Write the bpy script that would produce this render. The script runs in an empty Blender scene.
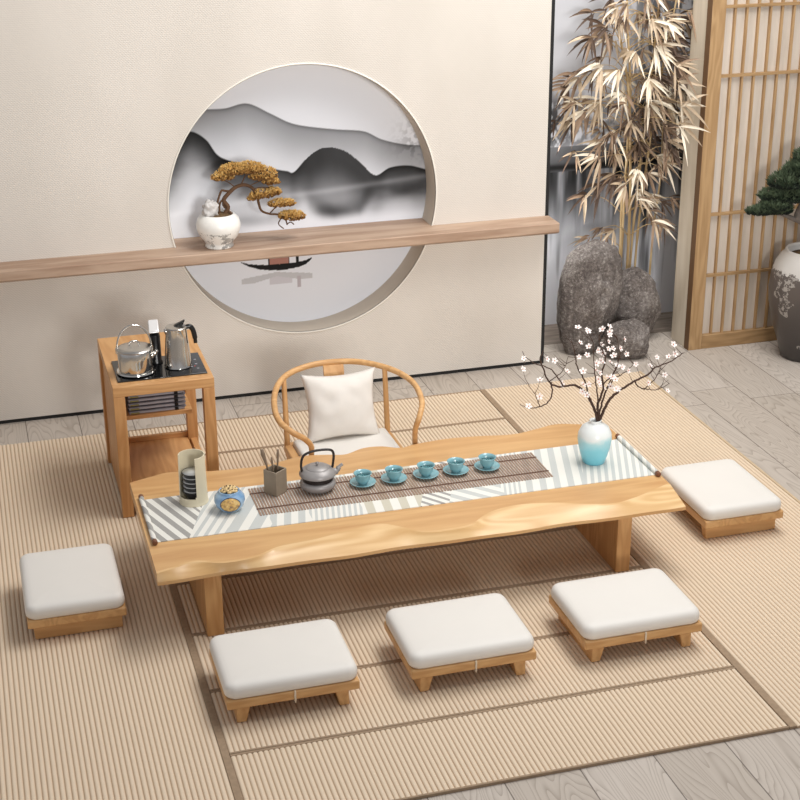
import bpy, bmesh, math, random
import numpy as np
from mathutils import Vector, Matrix, noise as mn
PI = math.pi
C = bpy.context.scene.collection
random.seed(7)

# ------------------------------------------------------------------ helpers
class MB:
    def __init__(s): s.v = []; s.f = []; s.c = None
    def add(s, vs, fs):
        n = len(s.v); s.v += [tuple(p) for p in vs]; s.f += [tuple(n + i for i in f) for f in fs]; return s
    def hexa(s, b, t):      # bottom ring (4, ccw from above), top ring
        return s.add(list(b) + list(t), [(3, 2, 1, 0), (4, 5, 6, 7), (0, 1, 5, 4), (1, 2, 6, 5), (2, 3, 7, 6), (3, 0, 4, 7)])
    def box(s, x0, x1, y0, y1, z0, z1):
        return s.hexa([(x0, y0, z0), (x1, y0, z0), (x1, y1, z0), (x0, y1, z0)], [(x0, y0, z1), (x1, y0, z1), (x1, y1, z1), (x0, y1, z1)])
    def lathe(s, prof, n=32, c=(0, 0, 0), a0=0.0, sy=1.0):
        vs = []; fs = []; m = len(prof)
        for i in range(n):
            a = a0 + 2 * PI * i / n
            for r, z in prof: vs.append((c[0] + r * math.cos(a), c[1] + r * math.sin(a) * sy, c[2] + z))
        for i in range(n):
            j = (i + 1) % n
            for k in range(m - 1):
                fs.append((i * m + k, j * m + k, j * m + k + 1, i * m + k + 1))
        if prof[0][0] > 1e-6: fs.append(tuple(i * m for i in range(n))[::-1])
        if prof[-1][0] > 1e-6: fs.append(tuple(i * m + m - 1 for i in range(n)))
        return s.add(vs, fs)
    def tube(s, pts, rad, n=10, cap=True):
        pts = [Vector(p) for p in pts]
        if not hasattr(rad, '__len__'): rad = [rad] * len(pts)
        vs = []; fs = []; u = None
        for i, p in enumerate(pts):
            t = (pts[min(i + 1, len(pts) - 1)] - pts[max(i - 1, 0)])
            t = t.normalized() if t.length > 1e-9 else Vector((0, 0, 1))
            if u is None: u = t.orthogonal().normalized()
            u = (u - t * u.dot(t))
            u = u.normalized() if u.length > 1e-6 else t.orthogonal().normalized()
            w = t.cross(u)
            for k in range(n):
                a = 2 * PI * k / n
                vs.append(p + (u * math.cos(a) + w * math.sin(a)) * rad[i])
        for i in range(len(pts) - 1):
            for k in range(n):
                fs.append((i * n + k, i * n + (k + 1) % n, (i + 1) * n + (k + 1) % n, (i + 1) * n + k))
        if cap:
            fs.append(tuple(range(n))[::-1]); fs.append(tuple((len(pts) - 1) * n + k for k in range(n)))
        return s.add(vs, fs)
    def build(s, name, mat, parent=None, smooth=False, bevel=0, world=True, kind=None, label=None, seg=2, angle=40):
        off = Vector((0, 0, 0))
        if parent is not None and world: off = WLOC(parent)
        me = bpy.data.meshes.new(name)
        me.from_pydata([(p[0] - off.x, p[1] - off.y, p[2] - off.z) for p in s.v], [], s.f)
        bm = bmesh.new(); bm.from_mesh(me); bmesh.ops.recalc_face_normals(bm, faces=bm.faces); bm.to_mesh(me); bm.free()
        me.update()
        o = bpy.data.objects.new(name, me); C.objects.link(o)
        me.materials.append(mat)
        if parent is not None: o.parent = parent
        if smooth:
            me.polygons.foreach_set('use_smooth', [True] * len(me.polygons))
            if smooth == 'auto': me.set_sharp_from_angle(angle=math.radians(angle))
        if bevel:
            m = o.modifiers.new('b', 'BEVEL'); m.width = bevel; m.segments = seg; m.limit_method = 'ANGLE'; m.angle_limit = math.radians(35)
            m.harden_normals = False
            me.polygons.foreach_set('use_smooth', [True] * len(me.polygons))
            me.set_sharp_from_angle(angle=math.radians(38))
        if kind: o['kind'] = kind
        if label: o['label'] = label
        return o

def WLOC(o):
    v = Vector((0, 0, 0))
    while o is not None: v += Vector(o.location); o = o.parent
    return v
def thing(name, label, cat, loc, rz=0, group=None):
    o = bpy.data.objects.new(name, None); C.objects.link(o); o.location = loc; o.rotation_euler = (0, 0, rz)
    o.empty_display_size = .1
    o['label'] = label; o['category'] = cat
    if group: o['group'] = group
    return o
def tag(o, label, cat, group=None, kind=None):
    o['label'] = label; o['category'] = cat
    if group: o['group'] = group
    if kind: o['kind'] = kind
    return o
def dup(root, loc, rz=None, label=None):
    r = root.copy(); C.objects.link(r); r.location = loc
    if rz is not None: r.rotation_euler = (0, 0, rz)
    if label: r['label'] = label
    for ch in list(root.children):
        c = ch.copy(); C.objects.link(c); c.parent = r
        for g in list(ch.children):
            d = g.copy(); C.objects.link(d); d.parent = c
    return r
def spline(pts, n=8):
    P = [Vector(p) for p in pts]; out = []
    for i in range(len(P) - 1):
        p0 = P[max(i - 1, 0)]; p1 = P[i]; p2 = P[i + 1]; p3 = P[min(i + 2, len(P) - 1)]
        for k in range(n):
            t = k / n
            out.append(.5 * ((2 * p1) + (-p0 + p2) * t + (2 * p0 - 5 * p1 + 4 * p2 - p3) * t * t + (-p0 + 3 * p1 - 3 * p2 + p3) * t ** 3))
    out.append(P[-1]); return out
def lin(c):      # sRGB 0-255 -> linear rgba
    o = []
    for v in c[:3]:
        v = v / 255; o.append(v / 12.92 if v <= .04045 else ((v + .055) / 1.055) ** 2.4)
    return (*o, 1)
def rnd(a, b): return random.uniform(a, b)

# ------------------------------------------------------------------ materials
class NT:
    def __init__(s, name, rough=.5, metal=0, spec=.5):
        s.m = bpy.data.materials.new(name); s.m.use_nodes = True; s.t = s.m.node_tree; s.b = s.t.nodes['Principled BSDF']
        s.b.inputs['Roughness'].default_value = rough; s.b.inputs['Metallic'].default_value = metal
        s.b.inputs['Specular IOR Level'].default_value = spec
    def n(s, typ, **k):
        o = s.t.nodes.new(typ)
        for a, b in k.items(): setattr(o, a, b)
        return o
    def link(s, a, b): s.t.links.new(a, b)
    def val(s, sock, v):
        if isinstance(v, (int, float)): sock.default_value = v
        elif isinstance(v, (tuple, list)): sock.default_value = v
        else: s.link(v, sock)
    def M(s, op, a, b=0.0, c=None):
        o = s.n('ShaderNodeMath', operation=op); s.val(o.inputs[0], a); s.val(o.inputs[1], b)
        if c is not None: s.val(o.inputs[2], c)
        return o.outputs[0]
    def coord(s, scale=(1, 1, 1), rot=(0, 0, 0), loc=(0, 0, 0), src='Object'):
        t = s.n('ShaderNodeTexCoord'); m = s.n('ShaderNodeMapping')
        m.inputs['Scale'].default_value = scale; m.inputs['Rotation'].default_value = rot; m.inputs['Location'].default_value = loc
        s.link(t.outputs[src], m.inputs[0]); return m.outputs[0]
    def noise(s, vec, scale=1, detail=4, rough=.5, dist=0):
        o = s.n('ShaderNodeTexNoise'); s.link(vec, o.inputs['Vector'])
        o.inputs['Scale'].default_value = scale; o.inputs['Detail'].default_value = detail
        o.inputs['Roughness'].default_value = rough; o.inputs['Distortion'].default_value = dist
        return o.outputs['Fac']
    def ramp(s, fac, stops):
        o = s.n('ShaderNodeValToRGB'); s.link(fac, o.inputs[0]); e = o.color_ramp.elements
        while len(e) < len(stops): e.new(.5)
        for i, (p, c) in enumerate(stops): e[i].position = p; e[i].color = c
        return o.outputs[0]
    def mix(s, fac, a, b, mode='MIX'):
        o = s.n('ShaderNodeMix', data_type='RGBA', blend_type=mode)
        s.val(o.inputs[0], fac); s.val(o.inputs[6], a); s.val(o.inputs[7], b); return o.outputs[2]
    def bump(s, h, strength=.3, dist=.01):
        o = s.n('ShaderNodeBump'); s.link(h, o.inputs['Height']); o.inputs['Strength'].default_value = strength
        o.inputs['Distance'].default_value = dist; s.link(o.outputs[0], s.b.inputs['Normal'])
    def color(s, c): s.val(s.b.inputs['Base Color'], c); return s

def plain(name, rgb, rough=.5, metal=0, var=0.0, nscale=20, bump=0, spec=.5, coat=0):
    t = NT(name, rough, metal, spec); c = lin(rgb)
    f = t.noise(t.coord(), nscale, 4)
    d = tuple(x * (1 - max(var, .02)) for x in c[:3]) + (1,)
    t.color(t.ramp(f, [(.3, d), (.7, c)]))
    if bump: t.bump(f, bump, .005)
    if coat: t.b.inputs['Coat Weight'].default_value = coat; t.b.inputs['Coat Roughness'].default_value = .1
    return t.m

def wood(name, a, b, axis='X', rough=.45, k=1.0, lines=10):
    t = NT(name, rough, 0, .4)
    sc = {'X': (.8, 7, 7), 'Y': (7, .8, 7), 'Z': (7, 7, .8)}[axis]
    sc = tuple(v * k for v in sc)
    v = t.coord(sc)
    f1 = t.noise(v, 1, 3, .5, .3)
    g = t.M('SINE', t.M('MULTIPLY', f1, lines * 6.28))
    g = t.M('MULTIPLY_ADD', g, .5, .5)
    f2 = t.noise(t.coord(tuple(x * 8 for x in sc)), 1, 4, .6)
    m = t.M('ADD', t.M('MULTIPLY', g, .28), t.M('MULTIPLY', f2, .42)); m = t.M('ADD', m, t.M('MULTIPLY', f1, .3))
    t.color(t.ramp(m, [(.25, lin(b)), (.72, lin(a))]))
    t.bump(f2, .06, .002)
    return t.m

W_TABLE = wood('wood_beech_table', (216, 174, 120), (198, 150, 98), 'X', .36, .8, 5)
W_EDGE_HIGHLIGHT = wood('wood_live_edge_highlight', (232, 198, 148), (206, 162, 106), 'X', .3, .5, 16)  # paler than the tabletop: the bevel highlight is put into the wood colour
W_X = wood('wood_beech_x', (216, 172, 118), (192, 144, 92), 'X')
W_Y = wood('wood_beech_y', (216, 172, 118), (192, 144, 92), 'Y')
W_Z = wood('wood_beech_z', (212, 166, 112), (186, 136, 84), 'Z')
W_CX = wood('wood_cabinet_x', (212, 164, 110), (190, 138, 86), 'X')
W_CZ = wood('wood_cabinet_z', (208, 158, 104), (184, 130, 78), 'Z')
W_CY = wood('wood_cabinet_y', (212, 164, 110), (190, 138, 86), 'Y')
W_SHELF = wood('wood_walnut_shelf', (188, 162, 140), (152, 122, 100), 'X', .5, .9, 4)
W_DOOR = wood('wood_shoji_frame', (188, 154, 112), (160, 126, 86), 'Z', .5)
W_DOORX = wood('wood_shoji_rail', (180, 146, 104), (150, 118, 80), 'X', .5)
W_PILLAR = wood('wood_pale_post', (228, 217, 198), (204, 190, 168), 'Z', .6, .6, 4)
BLACK = plain('black_matte', (14, 13, 13), .6)

# wall fabric
t = NT('woven_wall_fabric', .9, 0, .2)
v = t.coord()
sx = t.n('ShaderNodeSeparateXYZ'); t.link(v, sx.inputs[0])
A = t.M('SINE', t.M('MULTIPLY', t.M('ADD', sx.outputs[0], sx.outputs[2]), 430))
B = t.M('SINE', t.M('MULTIPLY', sx.outputs[2], 620))
w = t.M('ADD', t.M('MULTIPLY', A, .55), t.M('MULTIPLY', B, .45))
w = t.M('MULTIPLY_ADD', w, .36, .5)
big = t.noise(t.coord((1, 1, .5)), 2.5, 3)
f = t.M('ADD', t.M('MULTIPLY', w, .55), t.M('MULTIPLY', big, .45))
t.color(t.ramp(f, [(.25, lin(globals().get('WA', (204, 197, 187)))), (.75, lin((224, 217, 208)))]))
t.bump(w, .25, .003)
FABRIC = t.m
NICHE = plain('niche_plaster', (214, 204, 188), .8, 0, .05, 8)
TRIMW = plain('white_ring_trim', (236, 231, 220), .6)

# plank floor
t = NT('weathered_plank_floor', .55, 0, .35)
g = t.n('ShaderNodeNewGeometry'); s_ = t.n('ShaderNodeSeparateXYZ'); t.link(g.outputs['Position'], s_.inputs[0])
PW, PL, OX = .2815, 1.35, .137
u = t.M('DIVIDE', t.M('SUBTRACT', s_.outputs[0], OX), PW)
iu = t.M('FLOOR', u); fu = t.M('FRACT', u)
off = t.M('FRACT', t.M('MULTIPLY', t.M('SINE', t.M('MULTIPLY', iu, 12.9898)), 437.585))
vv = t.M('ADD', t.M('DIVIDE', s_.outputs[1], PL), t.M('MULTIPLY', off, 1.0))
iv = t.M('FLOOR', vv); fv = t.M('FRACT', vv)
ident = t.M('FRACT', t.M('MULTIPLY', t.M('SINE', t.M('ADD', t.M('MULTIPLY', iu, 7.13), t.M('MULTIPLY', iv, 3.71))), 917.13))
cv = t.n('ShaderNodeCombineXYZ')
t.link(t.M('MULTIPLY', s_.outputs[0], 5.0), cv.inputs[0]); t.link(t.M('MULTIPLY', s_.outputs[1], .8), cv.inputs[1]); t.link(t.M('MULTIPLY', ident, 40), cv.inputs[2])
f1 = t.noise(cv.outputs[0], 1, 2, .45, .2)
ringp = t.M('FRACT', t.M('MULTIPLY', f1, 34))
ring = t.M('POWER', ringp, 4)
cv2 = t.n('ShaderNodeCombineXYZ')
t.link(t.M('MULTIPLY', s_.outputs[0], 90), cv2.inputs[0]); t.link(t.M('MULTIPLY', s_.outputs[1], 6), cv2.inputs[1]); t.link(ident, cv2.inputs[2])
f2 = t.noise(cv2.outputs[0], 1, 3, .6)
base = t.mix(ident, lin((190, 180, 168)), lin((206, 197, 187)))
col = t.mix(t.M('MULTIPLY', ring, .62), base, lin((132, 119, 106)))
col = t.mix(t.M('MULTIPLY', f2, .45), col, lin((162, 149, 136)))
e1 = t.M('LESS_THAN', t.M('MINIMUM', fu, t.M('SUBTRACT', 1, fu)), .009)
e2 = t.M('LESS_THAN', t.M('MINIMUM', fv, t.M('SUBTRACT', 1, fv)), .0018)
e = t.M('MAXIMUM', e1, e2)
col = t.mix(t.M('MULTIPLY', e, .75), col, lin((84, 72, 64)))
t.color(col); t.bump(t.M('SUBTRACT', t.M('MULTIPLY', ring, -.3), e), .3, .003)
FLOOR = t.m

# tatami
t = NT('tatami_ribbed_straw', .8, 0, .25)
v = t.coord((1, 1, 1))
g = t.n('ShaderNodeNewGeometry'); s_ = t.n('ShaderNodeSeparateXYZ'); t.link(g.outputs['Position'], s_.inputs[0])
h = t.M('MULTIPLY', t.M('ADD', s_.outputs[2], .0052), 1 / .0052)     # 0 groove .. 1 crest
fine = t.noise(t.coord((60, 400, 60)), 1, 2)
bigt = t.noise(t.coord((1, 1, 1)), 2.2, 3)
col = t.ramp(h, [(.0, lin((184, 157, 130))), (.5, lin((216, 196, 170))), (1, lin((234, 216, 192)))])  # rib shading put into the colour: straw darkens down into the grooves
col = t.mix(t.M('MULTIPLY', fine, .25), col, lin((196, 172, 138)))
col = t.mix(t.M('MULTIPLY', bigt, .25), col, lin((212, 188, 164)))
t.color(col)
TATAMI = t.m
BORDER = plain('mat_border_cloth', (166, 142, 116), .85, 0, .2, 60, .1)
BORDER_LIGHT = plain('mat_border_cloth_pale', (206, 184, 152), .85, 0, .1, 60, .1)

CUSHION = plain('offwhite_leatherette', (230, 226, 219), .55, 0, .03, 3)
LINEN = plain('offwhite_linen', (222, 216, 208), .8, 0, .05, 14, .08)
STRING = plain('pale_string', (226, 212, 190), .8)
STEEL = plain('polished_steel', (212, 210, 206), .13, 1, .03, 4)
STEELB = plain('brushed_steel', (190, 187, 182), .28, 1, .06, 30)
GLASSBLACK = plain('black_glass_hob', (16, 17, 19), .08, 0, .05, 5, 0, .6)
BLACKPL = plain('black_plastic', (20, 20, 21), .3)
DARKGREY = plain('dark_grey_plastic', (170, 168, 175), .45, 0, .1)
CELADON = plain('teal_celadon_glaze', (138, 186, 194), .25, 0, .22, 35, 0, .5, .4)
CREAM = plain('cream_ceramic', (224, 214, 186), .5, 0, .04, 10)
GREYBROWN = plain('grey_brown_ceramic', (146, 132, 114), .6, 0, .1, 40)
TWIGMAT = plain('weathered_tool_wood', (132, 112, 92), .7, 0, .2, 40)
PEWTER = plain('pewter_glaze', (160, 156, 154), .42, .25, .12, 30)
DARKBAND = plain('dark_iron', (44, 38, 37), .4, .3, .1)
BARK = plain('dark_branch_bark', (74, 52, 40), .8, 0, .35, 60, .2)
PETAL = plain('pale_pink_petal', (250, 240, 234), .6, 0, .06, 40)
ROCKM = None
t = NT('grey_river_rock', .85, 0, .3)
v = t.coord(); a = t.noise(v, 6, 6, .6); b = t.noise(v, 60, 5, .8); c = t.noise(v, 90, 3, .6)
m = t.M('ADD', t.M('MULTIPLY', a, .4), t.M('MULTIPLY', b, .6))
col = t.ramp(m, [(.36, lin((68, 61, 58))), (.5, lin((116, 108, 103))), (.66, lin((172, 165, 159)))])
col = t.mix(t.M('MULTIPLY', t.M('GREATER_THAN', b, .60), .3), col, lin((205, 198, 190)))
t.color(col); t.bump(t.M('ADD', m, t.M('MULTIPLY', c, .3)), .7, .02)
ROCKM = t.m

# ------------------------------------------------------------------ camera
R = np.array([[0.9598398994370794, -0.2804884272533664, -0.005797380921613991], [0.11144192445647211, 0.3622306135583696, 0.9254024422242276], [0.2574646867476301, 0.8888842583700423, -0.3789415658117814]])
cam = bpy.data.cameras.new('camera'); co = bpy.data.objects.new('camera', cam); C.objects.link(co)
cam.sensor_width = 36; cam.lens = 1503.225 * 36 / 800; cam.clip_end = 100
m4 = Matrix.Identity(4)
for i in range(3):
    m4[i][0] = R[0][i]; m4[i][1] = R[1][i]; m4[i][2] = -R[2][i]
m4[2][3] = 3.2
co.matrix_world = m4
bpy.context.scene.camera = co

# ------------------------------------------------------------------ room shell
FZ = -.012
MB().box(-3.2, 7.2, 0.0, 9.2, FZ - .1, FZ).build('floor', FLOOR, kind='structure')
ALC_SHADE = wood('alcove_floor_board_shade', (150, 138, 126), (112, 100, 90), 'X', .6)  # alcove boards toned darker: the recess shade is painted into their colour
MB().box(3.166, 4.36, 8.132, 8.4995, FZ, FZ + .002).build('floor_alcove_shaded', ALC_SHADE, kind='structure')
WY = 7.836; NX, NZ, NR, ND = 1.739, 1.090, .746, .17
def wall_with_hole():
    m = MB(); N = 128; x0, x1, z0, z1 = -2.2, 3.145, .010, 3.2
    ring = [(NX + NR * math.cos(2 * PI * i / N), NZ + NR * math.sin(2 * PI * i / N)) for i in range(N)]
    out = []
    for i in range(N):
        a = 2 * PI * i / N; dx, dz = math.cos(a), math.sin(a)
        ts = []
        if dx > 1e-9: ts.append((x1 - NX) / dx)
        if dx < -1e-9: ts.append((x0 - NX) / dx)
        if dz > 1e-9: ts.append((z1 - NZ) / dz)
        if dz < -1e-9: ts.append((z0 - NZ) / dz)
        q = min(ts); out.append([NX + q * dx, NZ + q * dz])
    for cx, cz in ((x0, z0), (x1, z0), (x1, z1), (x0, z1)):      # snap nearest ray to the corner
        k = min(range(N), key=lambda i: (out[i][0] - cx) ** 2 + (out[i][1] - cz) ** 2); out[k] = [cx, cz]
    for y in (WY, WY + ND):
        n = len(m.v)
        m.v += [(p[0], y, p[1]) for p in ring] + [(p[0], y, p[1]) for p in out]
        for i in range(N):
            j = (i + 1) % N; m.f.append((n + i, n + j, n + N + j, n + N + i))
    n2 = 2 * N
    for i in range(N):
        j = (i + 1) % N
        m.f.append((N + i, N + j, n2 + N + j, n2 + N + i))
    return m
wall_with_hole().build('wall_back', FABRIC, kind='structure')
# lining of the round niche
m = MB(); N = 128
vs = []
for y in (WY + .001, WY + ND):
    vs += [(NX + (NR - .002) * math.cos(2 * PI * i / N), y, NZ + (NR - .002) * math.sin(2 * PI * i / N)) for i in range(N)]
m.add(vs, [(i, (i + 1) % N, N + (i + 1) % N, N + i) for i in range(N)])
m.build('wall_niche', NICHE, kind='structure', smooth=True)
m = MB(); m.tube([(NX + (NR + .004) * math.cos(2 * PI * i / N), WY - .002, NZ + (NR + .004) * math.sin(2 * PI * i / N)) for i in range(N + 1)], .0045, 8, False)
m.build('trim_1', TRIMW, kind='structure', smooth=True)
MB().box(-2.2, 3.145, WY + .006, WY + ND, FZ, .0098).build('baseboard_back', BLACK, kind='structure')
MB().box(3.145, 3.166, WY + .002, WY + ND, FZ, 3.2).build('trim_2', BLACK, kind='structure')
# solid wall behind the niche, alcove wall on the right
MB().box(-2.2, 3.166, WY + ND + .02, 8.485, FZ, 3.2).build('wall_alcove_left', NICHE, kind='structure')
MB().box(3.166, 6.2, 8.5, 8.6, FZ, 3.2).build('wall_alcove', NICHE, kind='structure')
MB().box(4.088, 4.2, 7.838, 8.02, FZ, 3.2).build('wall_right_post', W_PILLAR, kind='structure', bevel=.004)
MB().box(4.36, 6.2, 7.9, 8.02, FZ, 3.2).build('wall_right', NICHE, kind='structure')

# ------------------------------------------------------------------ shoji sliding door
PAPER = NT('shoji_paper', .8, 0, .2)
f = PAPER.noise(PAPER.coord((30, 30, 3)), 1, 4)
PAPER.color(PAPER.ramp(f, [(.3, lin((196, 184, 170))), (.7, lin((214, 203, 190)))]))
PAPER = PAPER.m
door = bpy.data.objects.new('door_1', None); C.objects.link(door); door.location = (4.09, 7.8, FZ); door['kind'] = 'structure'
DX1 = 5.75
MB().box(4.088, 4.176, 7.78, 7.834, FZ, 3.1).build('stile', W_DOOR, door, bevel=.003)
MB().box(4.0862, 4.0879, 7.779, 7.836, FZ, 3.1).build('edge_strip', plain('dark_brown_edge', (112, 82, 54), .6), door)
MB().box(DX1 - .088, DX1, 7.78, 7.834, FZ, 3.1).build('stile', W_DOOR, door, bevel=.003)
MB().box(4.176, DX1 - .088, 7.783, 7.83, FZ, .075).build('bottom_rail', W_DOORX, door, bevel=.003)
MB().box(4.176, DX1 - .088, 7.783, 7.83, 2.98, 3.1).build('top_rail', W_DOORX, door, bevel=.003)
MB().box(4.17, DX1 - .08, 7.815, 7.819, .06, 3.0).build('paper_panel', PAPER, door)
x = 4.244
while x < DX1 - .1:
    MB().box(x - .006, x + .006, 7.795, 7.815, .07, 2.99).build('vertical_bar', W_DOOR, door)
    x += .0747
for z in (.452, .83, 1.645, 2.033, 2.83):
    MB().box(4.17, DX1 - .08, 7.791, 7.814, z - .008, z + .008).build('cross_bar', W_DOORX, door)

# ------------------------------------------------------------------ round ink landscape (vertex-painted flat panel)
def interp(xs, ys, x): return np.interp(x, xs, ys)
def fbm(x, y, seed, sx, sy, octv=4):
    out = np.zeros_like(x); amp = 1; tot = 0; rs = np.random.RandomState(seed)
    for o in range(octv):
        G = rs.rand(64, 64); gx = (x * sx * 2 ** o) % 64; gy = (y * sy * 2 ** o) % 64
        ix = gx.astype(int) % 64; iy = gy.astype(int) % 64; fx = gx - np.floor(gx); fy = gy - np.floor(gy)
        fx = fx * fx * (3 - 2 * fx); fy = fy * fy * (3 - 2 * fy)
        a = G[ix, iy]; b = G[(ix + 1) % 64, iy]; c = G[ix, (iy + 1) % 64]; d = G[(ix + 1) % 64, (iy + 1) % 64]
        out += amp * ((a * (1 - fx) + b * fx) * (1 - fy) + (c * (1 - fx) + d * fx) * fy); tot += amp; amp *= .5
    return out / tot
def sm(a, b, x):
    q = np.clip((x - a) / (b - a), 0, 1); return q * q * (3 - 2 * q)
def painted(name, x0, x1, z0, z1, y, step, fn, parent, mask=None):
    nx = int((x1 - x0) / step) + 1; nz = int((z1 - z0) / step) + 1
    X, Z = np.meshgrid(np.linspace(x0, x1, nx), np.linspace(z0, z1, nz))
    col = fn(X, Z)
    off = WLOC(parent)
    vs = np.stack([X - off.x, np.full_like(X, y - off.y), Z - off.z], -1).reshape(-1, 3)
    fs = []
    cx = (X[:-1, :-1] + X[1:, 1:]) / 2; cz = (Z[:-1, :-1] + Z[1:, 1:]) / 2
    keep = np.ones_like(cx, bool) if mask is None else mask(cx, cz)
    J, I = np.nonzero(keep)
    fs = np.stack([J * nx + I, J * nx + I + 1, (J + 1) * nx + I + 1, (J + 1) * nx + I], -1)
    me = bpy.data.meshes.new(name); me.from_pydata(vs.tolist(), [], fs.tolist())
    ca = me.color_attributes.new('paint', 'FLOAT_COLOR', 'POINT')
    c4 = np.ones((nz * nx, 4)); c4[:, :3] = np.where(col <= .04045, col / 12.92, ((col + .055) / 1.055) ** 2.4).reshape(-1, 3)
    ca.data.foreach_set('color', c4.ravel())
    o = bpy.data.objects.new(name, me); C.objects.link(o); o.parent = parent
    mt = NT(name + '_ink', .6, 0, .25); a = mt.n('ShaderNodeVertexColor', layer_name='paint'); mt.link(a.outputs[0], mt.b.inputs['Base Color'])
    me.materials.append(mt.m); me.update(); return o
r1 = [[1.0, 1.56], [1.15, 1.60], [1.248, 1.599], [1.351, 1.598], [1.472, 1.617], [1.595, 1.556], [1.699, 1.5], [1.798, 1.472], [1.967, 1.444], [2.121, 1.423], [2.224, 1.371], [2.357, 1.334], [2.481, 1.32], [2.6, 1.3]]
r2 = [[.9, 1.30], [1.0, 1.35], [1.054, 1.401], [1.1, 1.45], [1.161, 1.486], [1.239, 1.437], [1.295, 1.352], [1.359, 1.314], [1.45, 1.29], [1.622, 1.245], [1.68, 1.232], [1.717, 1.224], [1.793, 1.294], [1.862, 1.337], [1.925, 1.345], [2.01, 1.318], [2.095, 1.25], [2.181, 1.17], [2.269, 1.209], [2.38, 1.213], [2.487, 1.182], [2.6, 1.15]]
def cur(P, X):
    P = np.array(P); s = spline([(a, b, 0) for a, b in P], 10); xs = [p.x for p in s]; ys = [p.y for p in s]
    return np.interp(X, xs, ys)
def ink(X, Z):
    g = np.full(X.shape, .90)
    n = fbm(X, Z, 3, 6, 3); nb = fbm(X, Z, 9, 3, 8)
    h1 = cur(r1, X); d = h1 - Z
    far = .60 + .27 * sm(0, .30, d) + .05 * (n - .5)
    far -= .30 * np.exp(-np.clip(d, 0, 9) / .012)
    g = np.where(d > 0, g + (far - g) * sm(0, .006, d), g)
    h2 = cur(r2, X); d = h2 - Z
    near = .13 + .60 * sm(.0, .26, d + .10 * (nb - .5))
    near = near + .18 * sm(.18, .42, d)
    near -= .22 * np.exp(-np.clip(d, 0, 9) / .012)
    near += .10 * (n - .5)
    # valley mist
    near += .16 * np.exp(-((X - 1.62) / .16) ** 2)
    g = np.where(d > 0, g + (np.clip(near, .03, .9) - g) * sm(0, .008, d), g)
    # dark bellies reflected in the lake
    low = np.interp(X, [1.70, 1.80, 1.94, 2.09, 2.21, 2.25], [1.10, .965, .90, .93, 1.06, 1.14])
    k = sm(0, .12, Z - low) * sm(1.72, 1.82, X) * (1 - sm(2.12, 2.26, X)) * (d > 0)
    belly = .20 + .38 * sm(.06, .30, d) * (1 - sm(.30, .42, d)) + .1 * (n - .5)
    g = g + (belly - g) * k * .95
    g = g - .30 * np.exp(-((Z - low - .05) / .055) ** 2) * sm(1.78, 1.88, X) * (1 - sm(2.08, 2.20, X))
    k2 = np.exp(-((X - 2.36) / .13) ** 2 - ((Z - 1.07) / .05) ** 2) * .55
    g = g - k2 * .5
    k3 = np.exp(-((X - 1.46) / .17) ** 2 - ((Z - .95) / .05) ** 2) * .7
    g = g - k3 * .35
    line = np.interp(X, [1.0, 1.5, 1.9, 2.5], [1.03, 1.08, 1.10, 1.145])
    g = g + .22 * np.exp(-((Z - line) / .018) ** 2) * (d > 0) * (1 - g)
    g = g + (.90 - g) * (1 - sm(.90, .985, Z + .03 * (nb - .5))) * np.where(d > 0, 1, 0)
    g = np.where(Z < .88, .90, g)
    tr = np.exp(-((X - 2.42) / .10) ** 2 - ((Z - 1.36) / .10) ** 2) * sm(.42, .6, fbm(X, Z, 5, 45, 45, 3)) * .16
    g = g - tr
    g = np.clip(g, .02, .93)
    c = np.stack([g * .985, g * .995, g * 1.02], -1)
    # boat
    bx = [1.397, 1.44, 1.503, 1.56, 1.618, 1.68, 1.734, 1.77, 1.806]
    top = np.interp(X, bx, [.731, .716, .705, .701, .699, .701, .704, .710, .724]); bot = np.interp(X, bx, [.727, .70, .678, .668, .664, .666, .674, .686, .716])
    hull = (X > 1.397) & (X < 1.806) & (Z < top) & (Z > bot)
    cab = (X > 1.552) & (X < 1.672) & (Z >= top) & (Z < .79)
    edge = cab & ((X < 1.562) | (X > 1.668) | (Z > .782))
    fig = (X > 1.712) & (X < 1.73) & (Z >= top) & (Z < .80)
    refh = (X > 1.397) & (X < 1.806) & (Z > .60) & (Z < .655) & (Z < .655 - .1 * np.abs(X - 1.6) * 1.2) & (Z > .65 - .02 - .22 * np.abs(X - 1.6))
    refc = (X > 1.555) & (X < 1.685) & (Z > .585) & (Z < .628)
    c[refc] = (.80, .79, .81); c[refh] = (.76, .76, .77)
    c[(np.abs(X - 1.725) < .011) & (Z > .555) & (Z < .62)] = (.72, .69, .71)
    c[cab] = (.66, .47, .42); c[edge] = (.1, .08, .08); c[fig] = (.05, .05, .05); c[hull] = (.03, .03, .035)
    return c
p = thing('landscape_painting', 'round grey ink painting of misty mountains and a small boat inside the wall niche', 'painting', (NX, WY + ND, NZ))
m = MB(); N = 96
m.add([(NX + (NR + .03) * math.cos(2 * PI * i / N), WY + ND + .004, NZ + (NR + .03) * math.sin(2 * PI * i / N)) for i in range(N)] +
      [(NX + (NR + .03) * math.cos(2 * PI * i / N), WY + ND + .016, NZ + (NR + .03) * math.sin(2 * PI * i / N)) for i in range(N)],
      [tuple(range(N)), tuple(range(N, 2 * N))[::-1]] + [(i, (i + 1) % N, N + (i + 1) % N, N + i) for i in range(N)])
m.build('backing_board', plain('painting_backing', (205, 205, 207), .7), p)
painted('painted_face', NX - .765, NX + .765, NZ - .765, NZ + .765, WY + ND + .001, .0042, ink, p,
        lambda x, z: (x - NX) ** 2 + (z - NZ) ** 2 < .764 ** 2)

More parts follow.
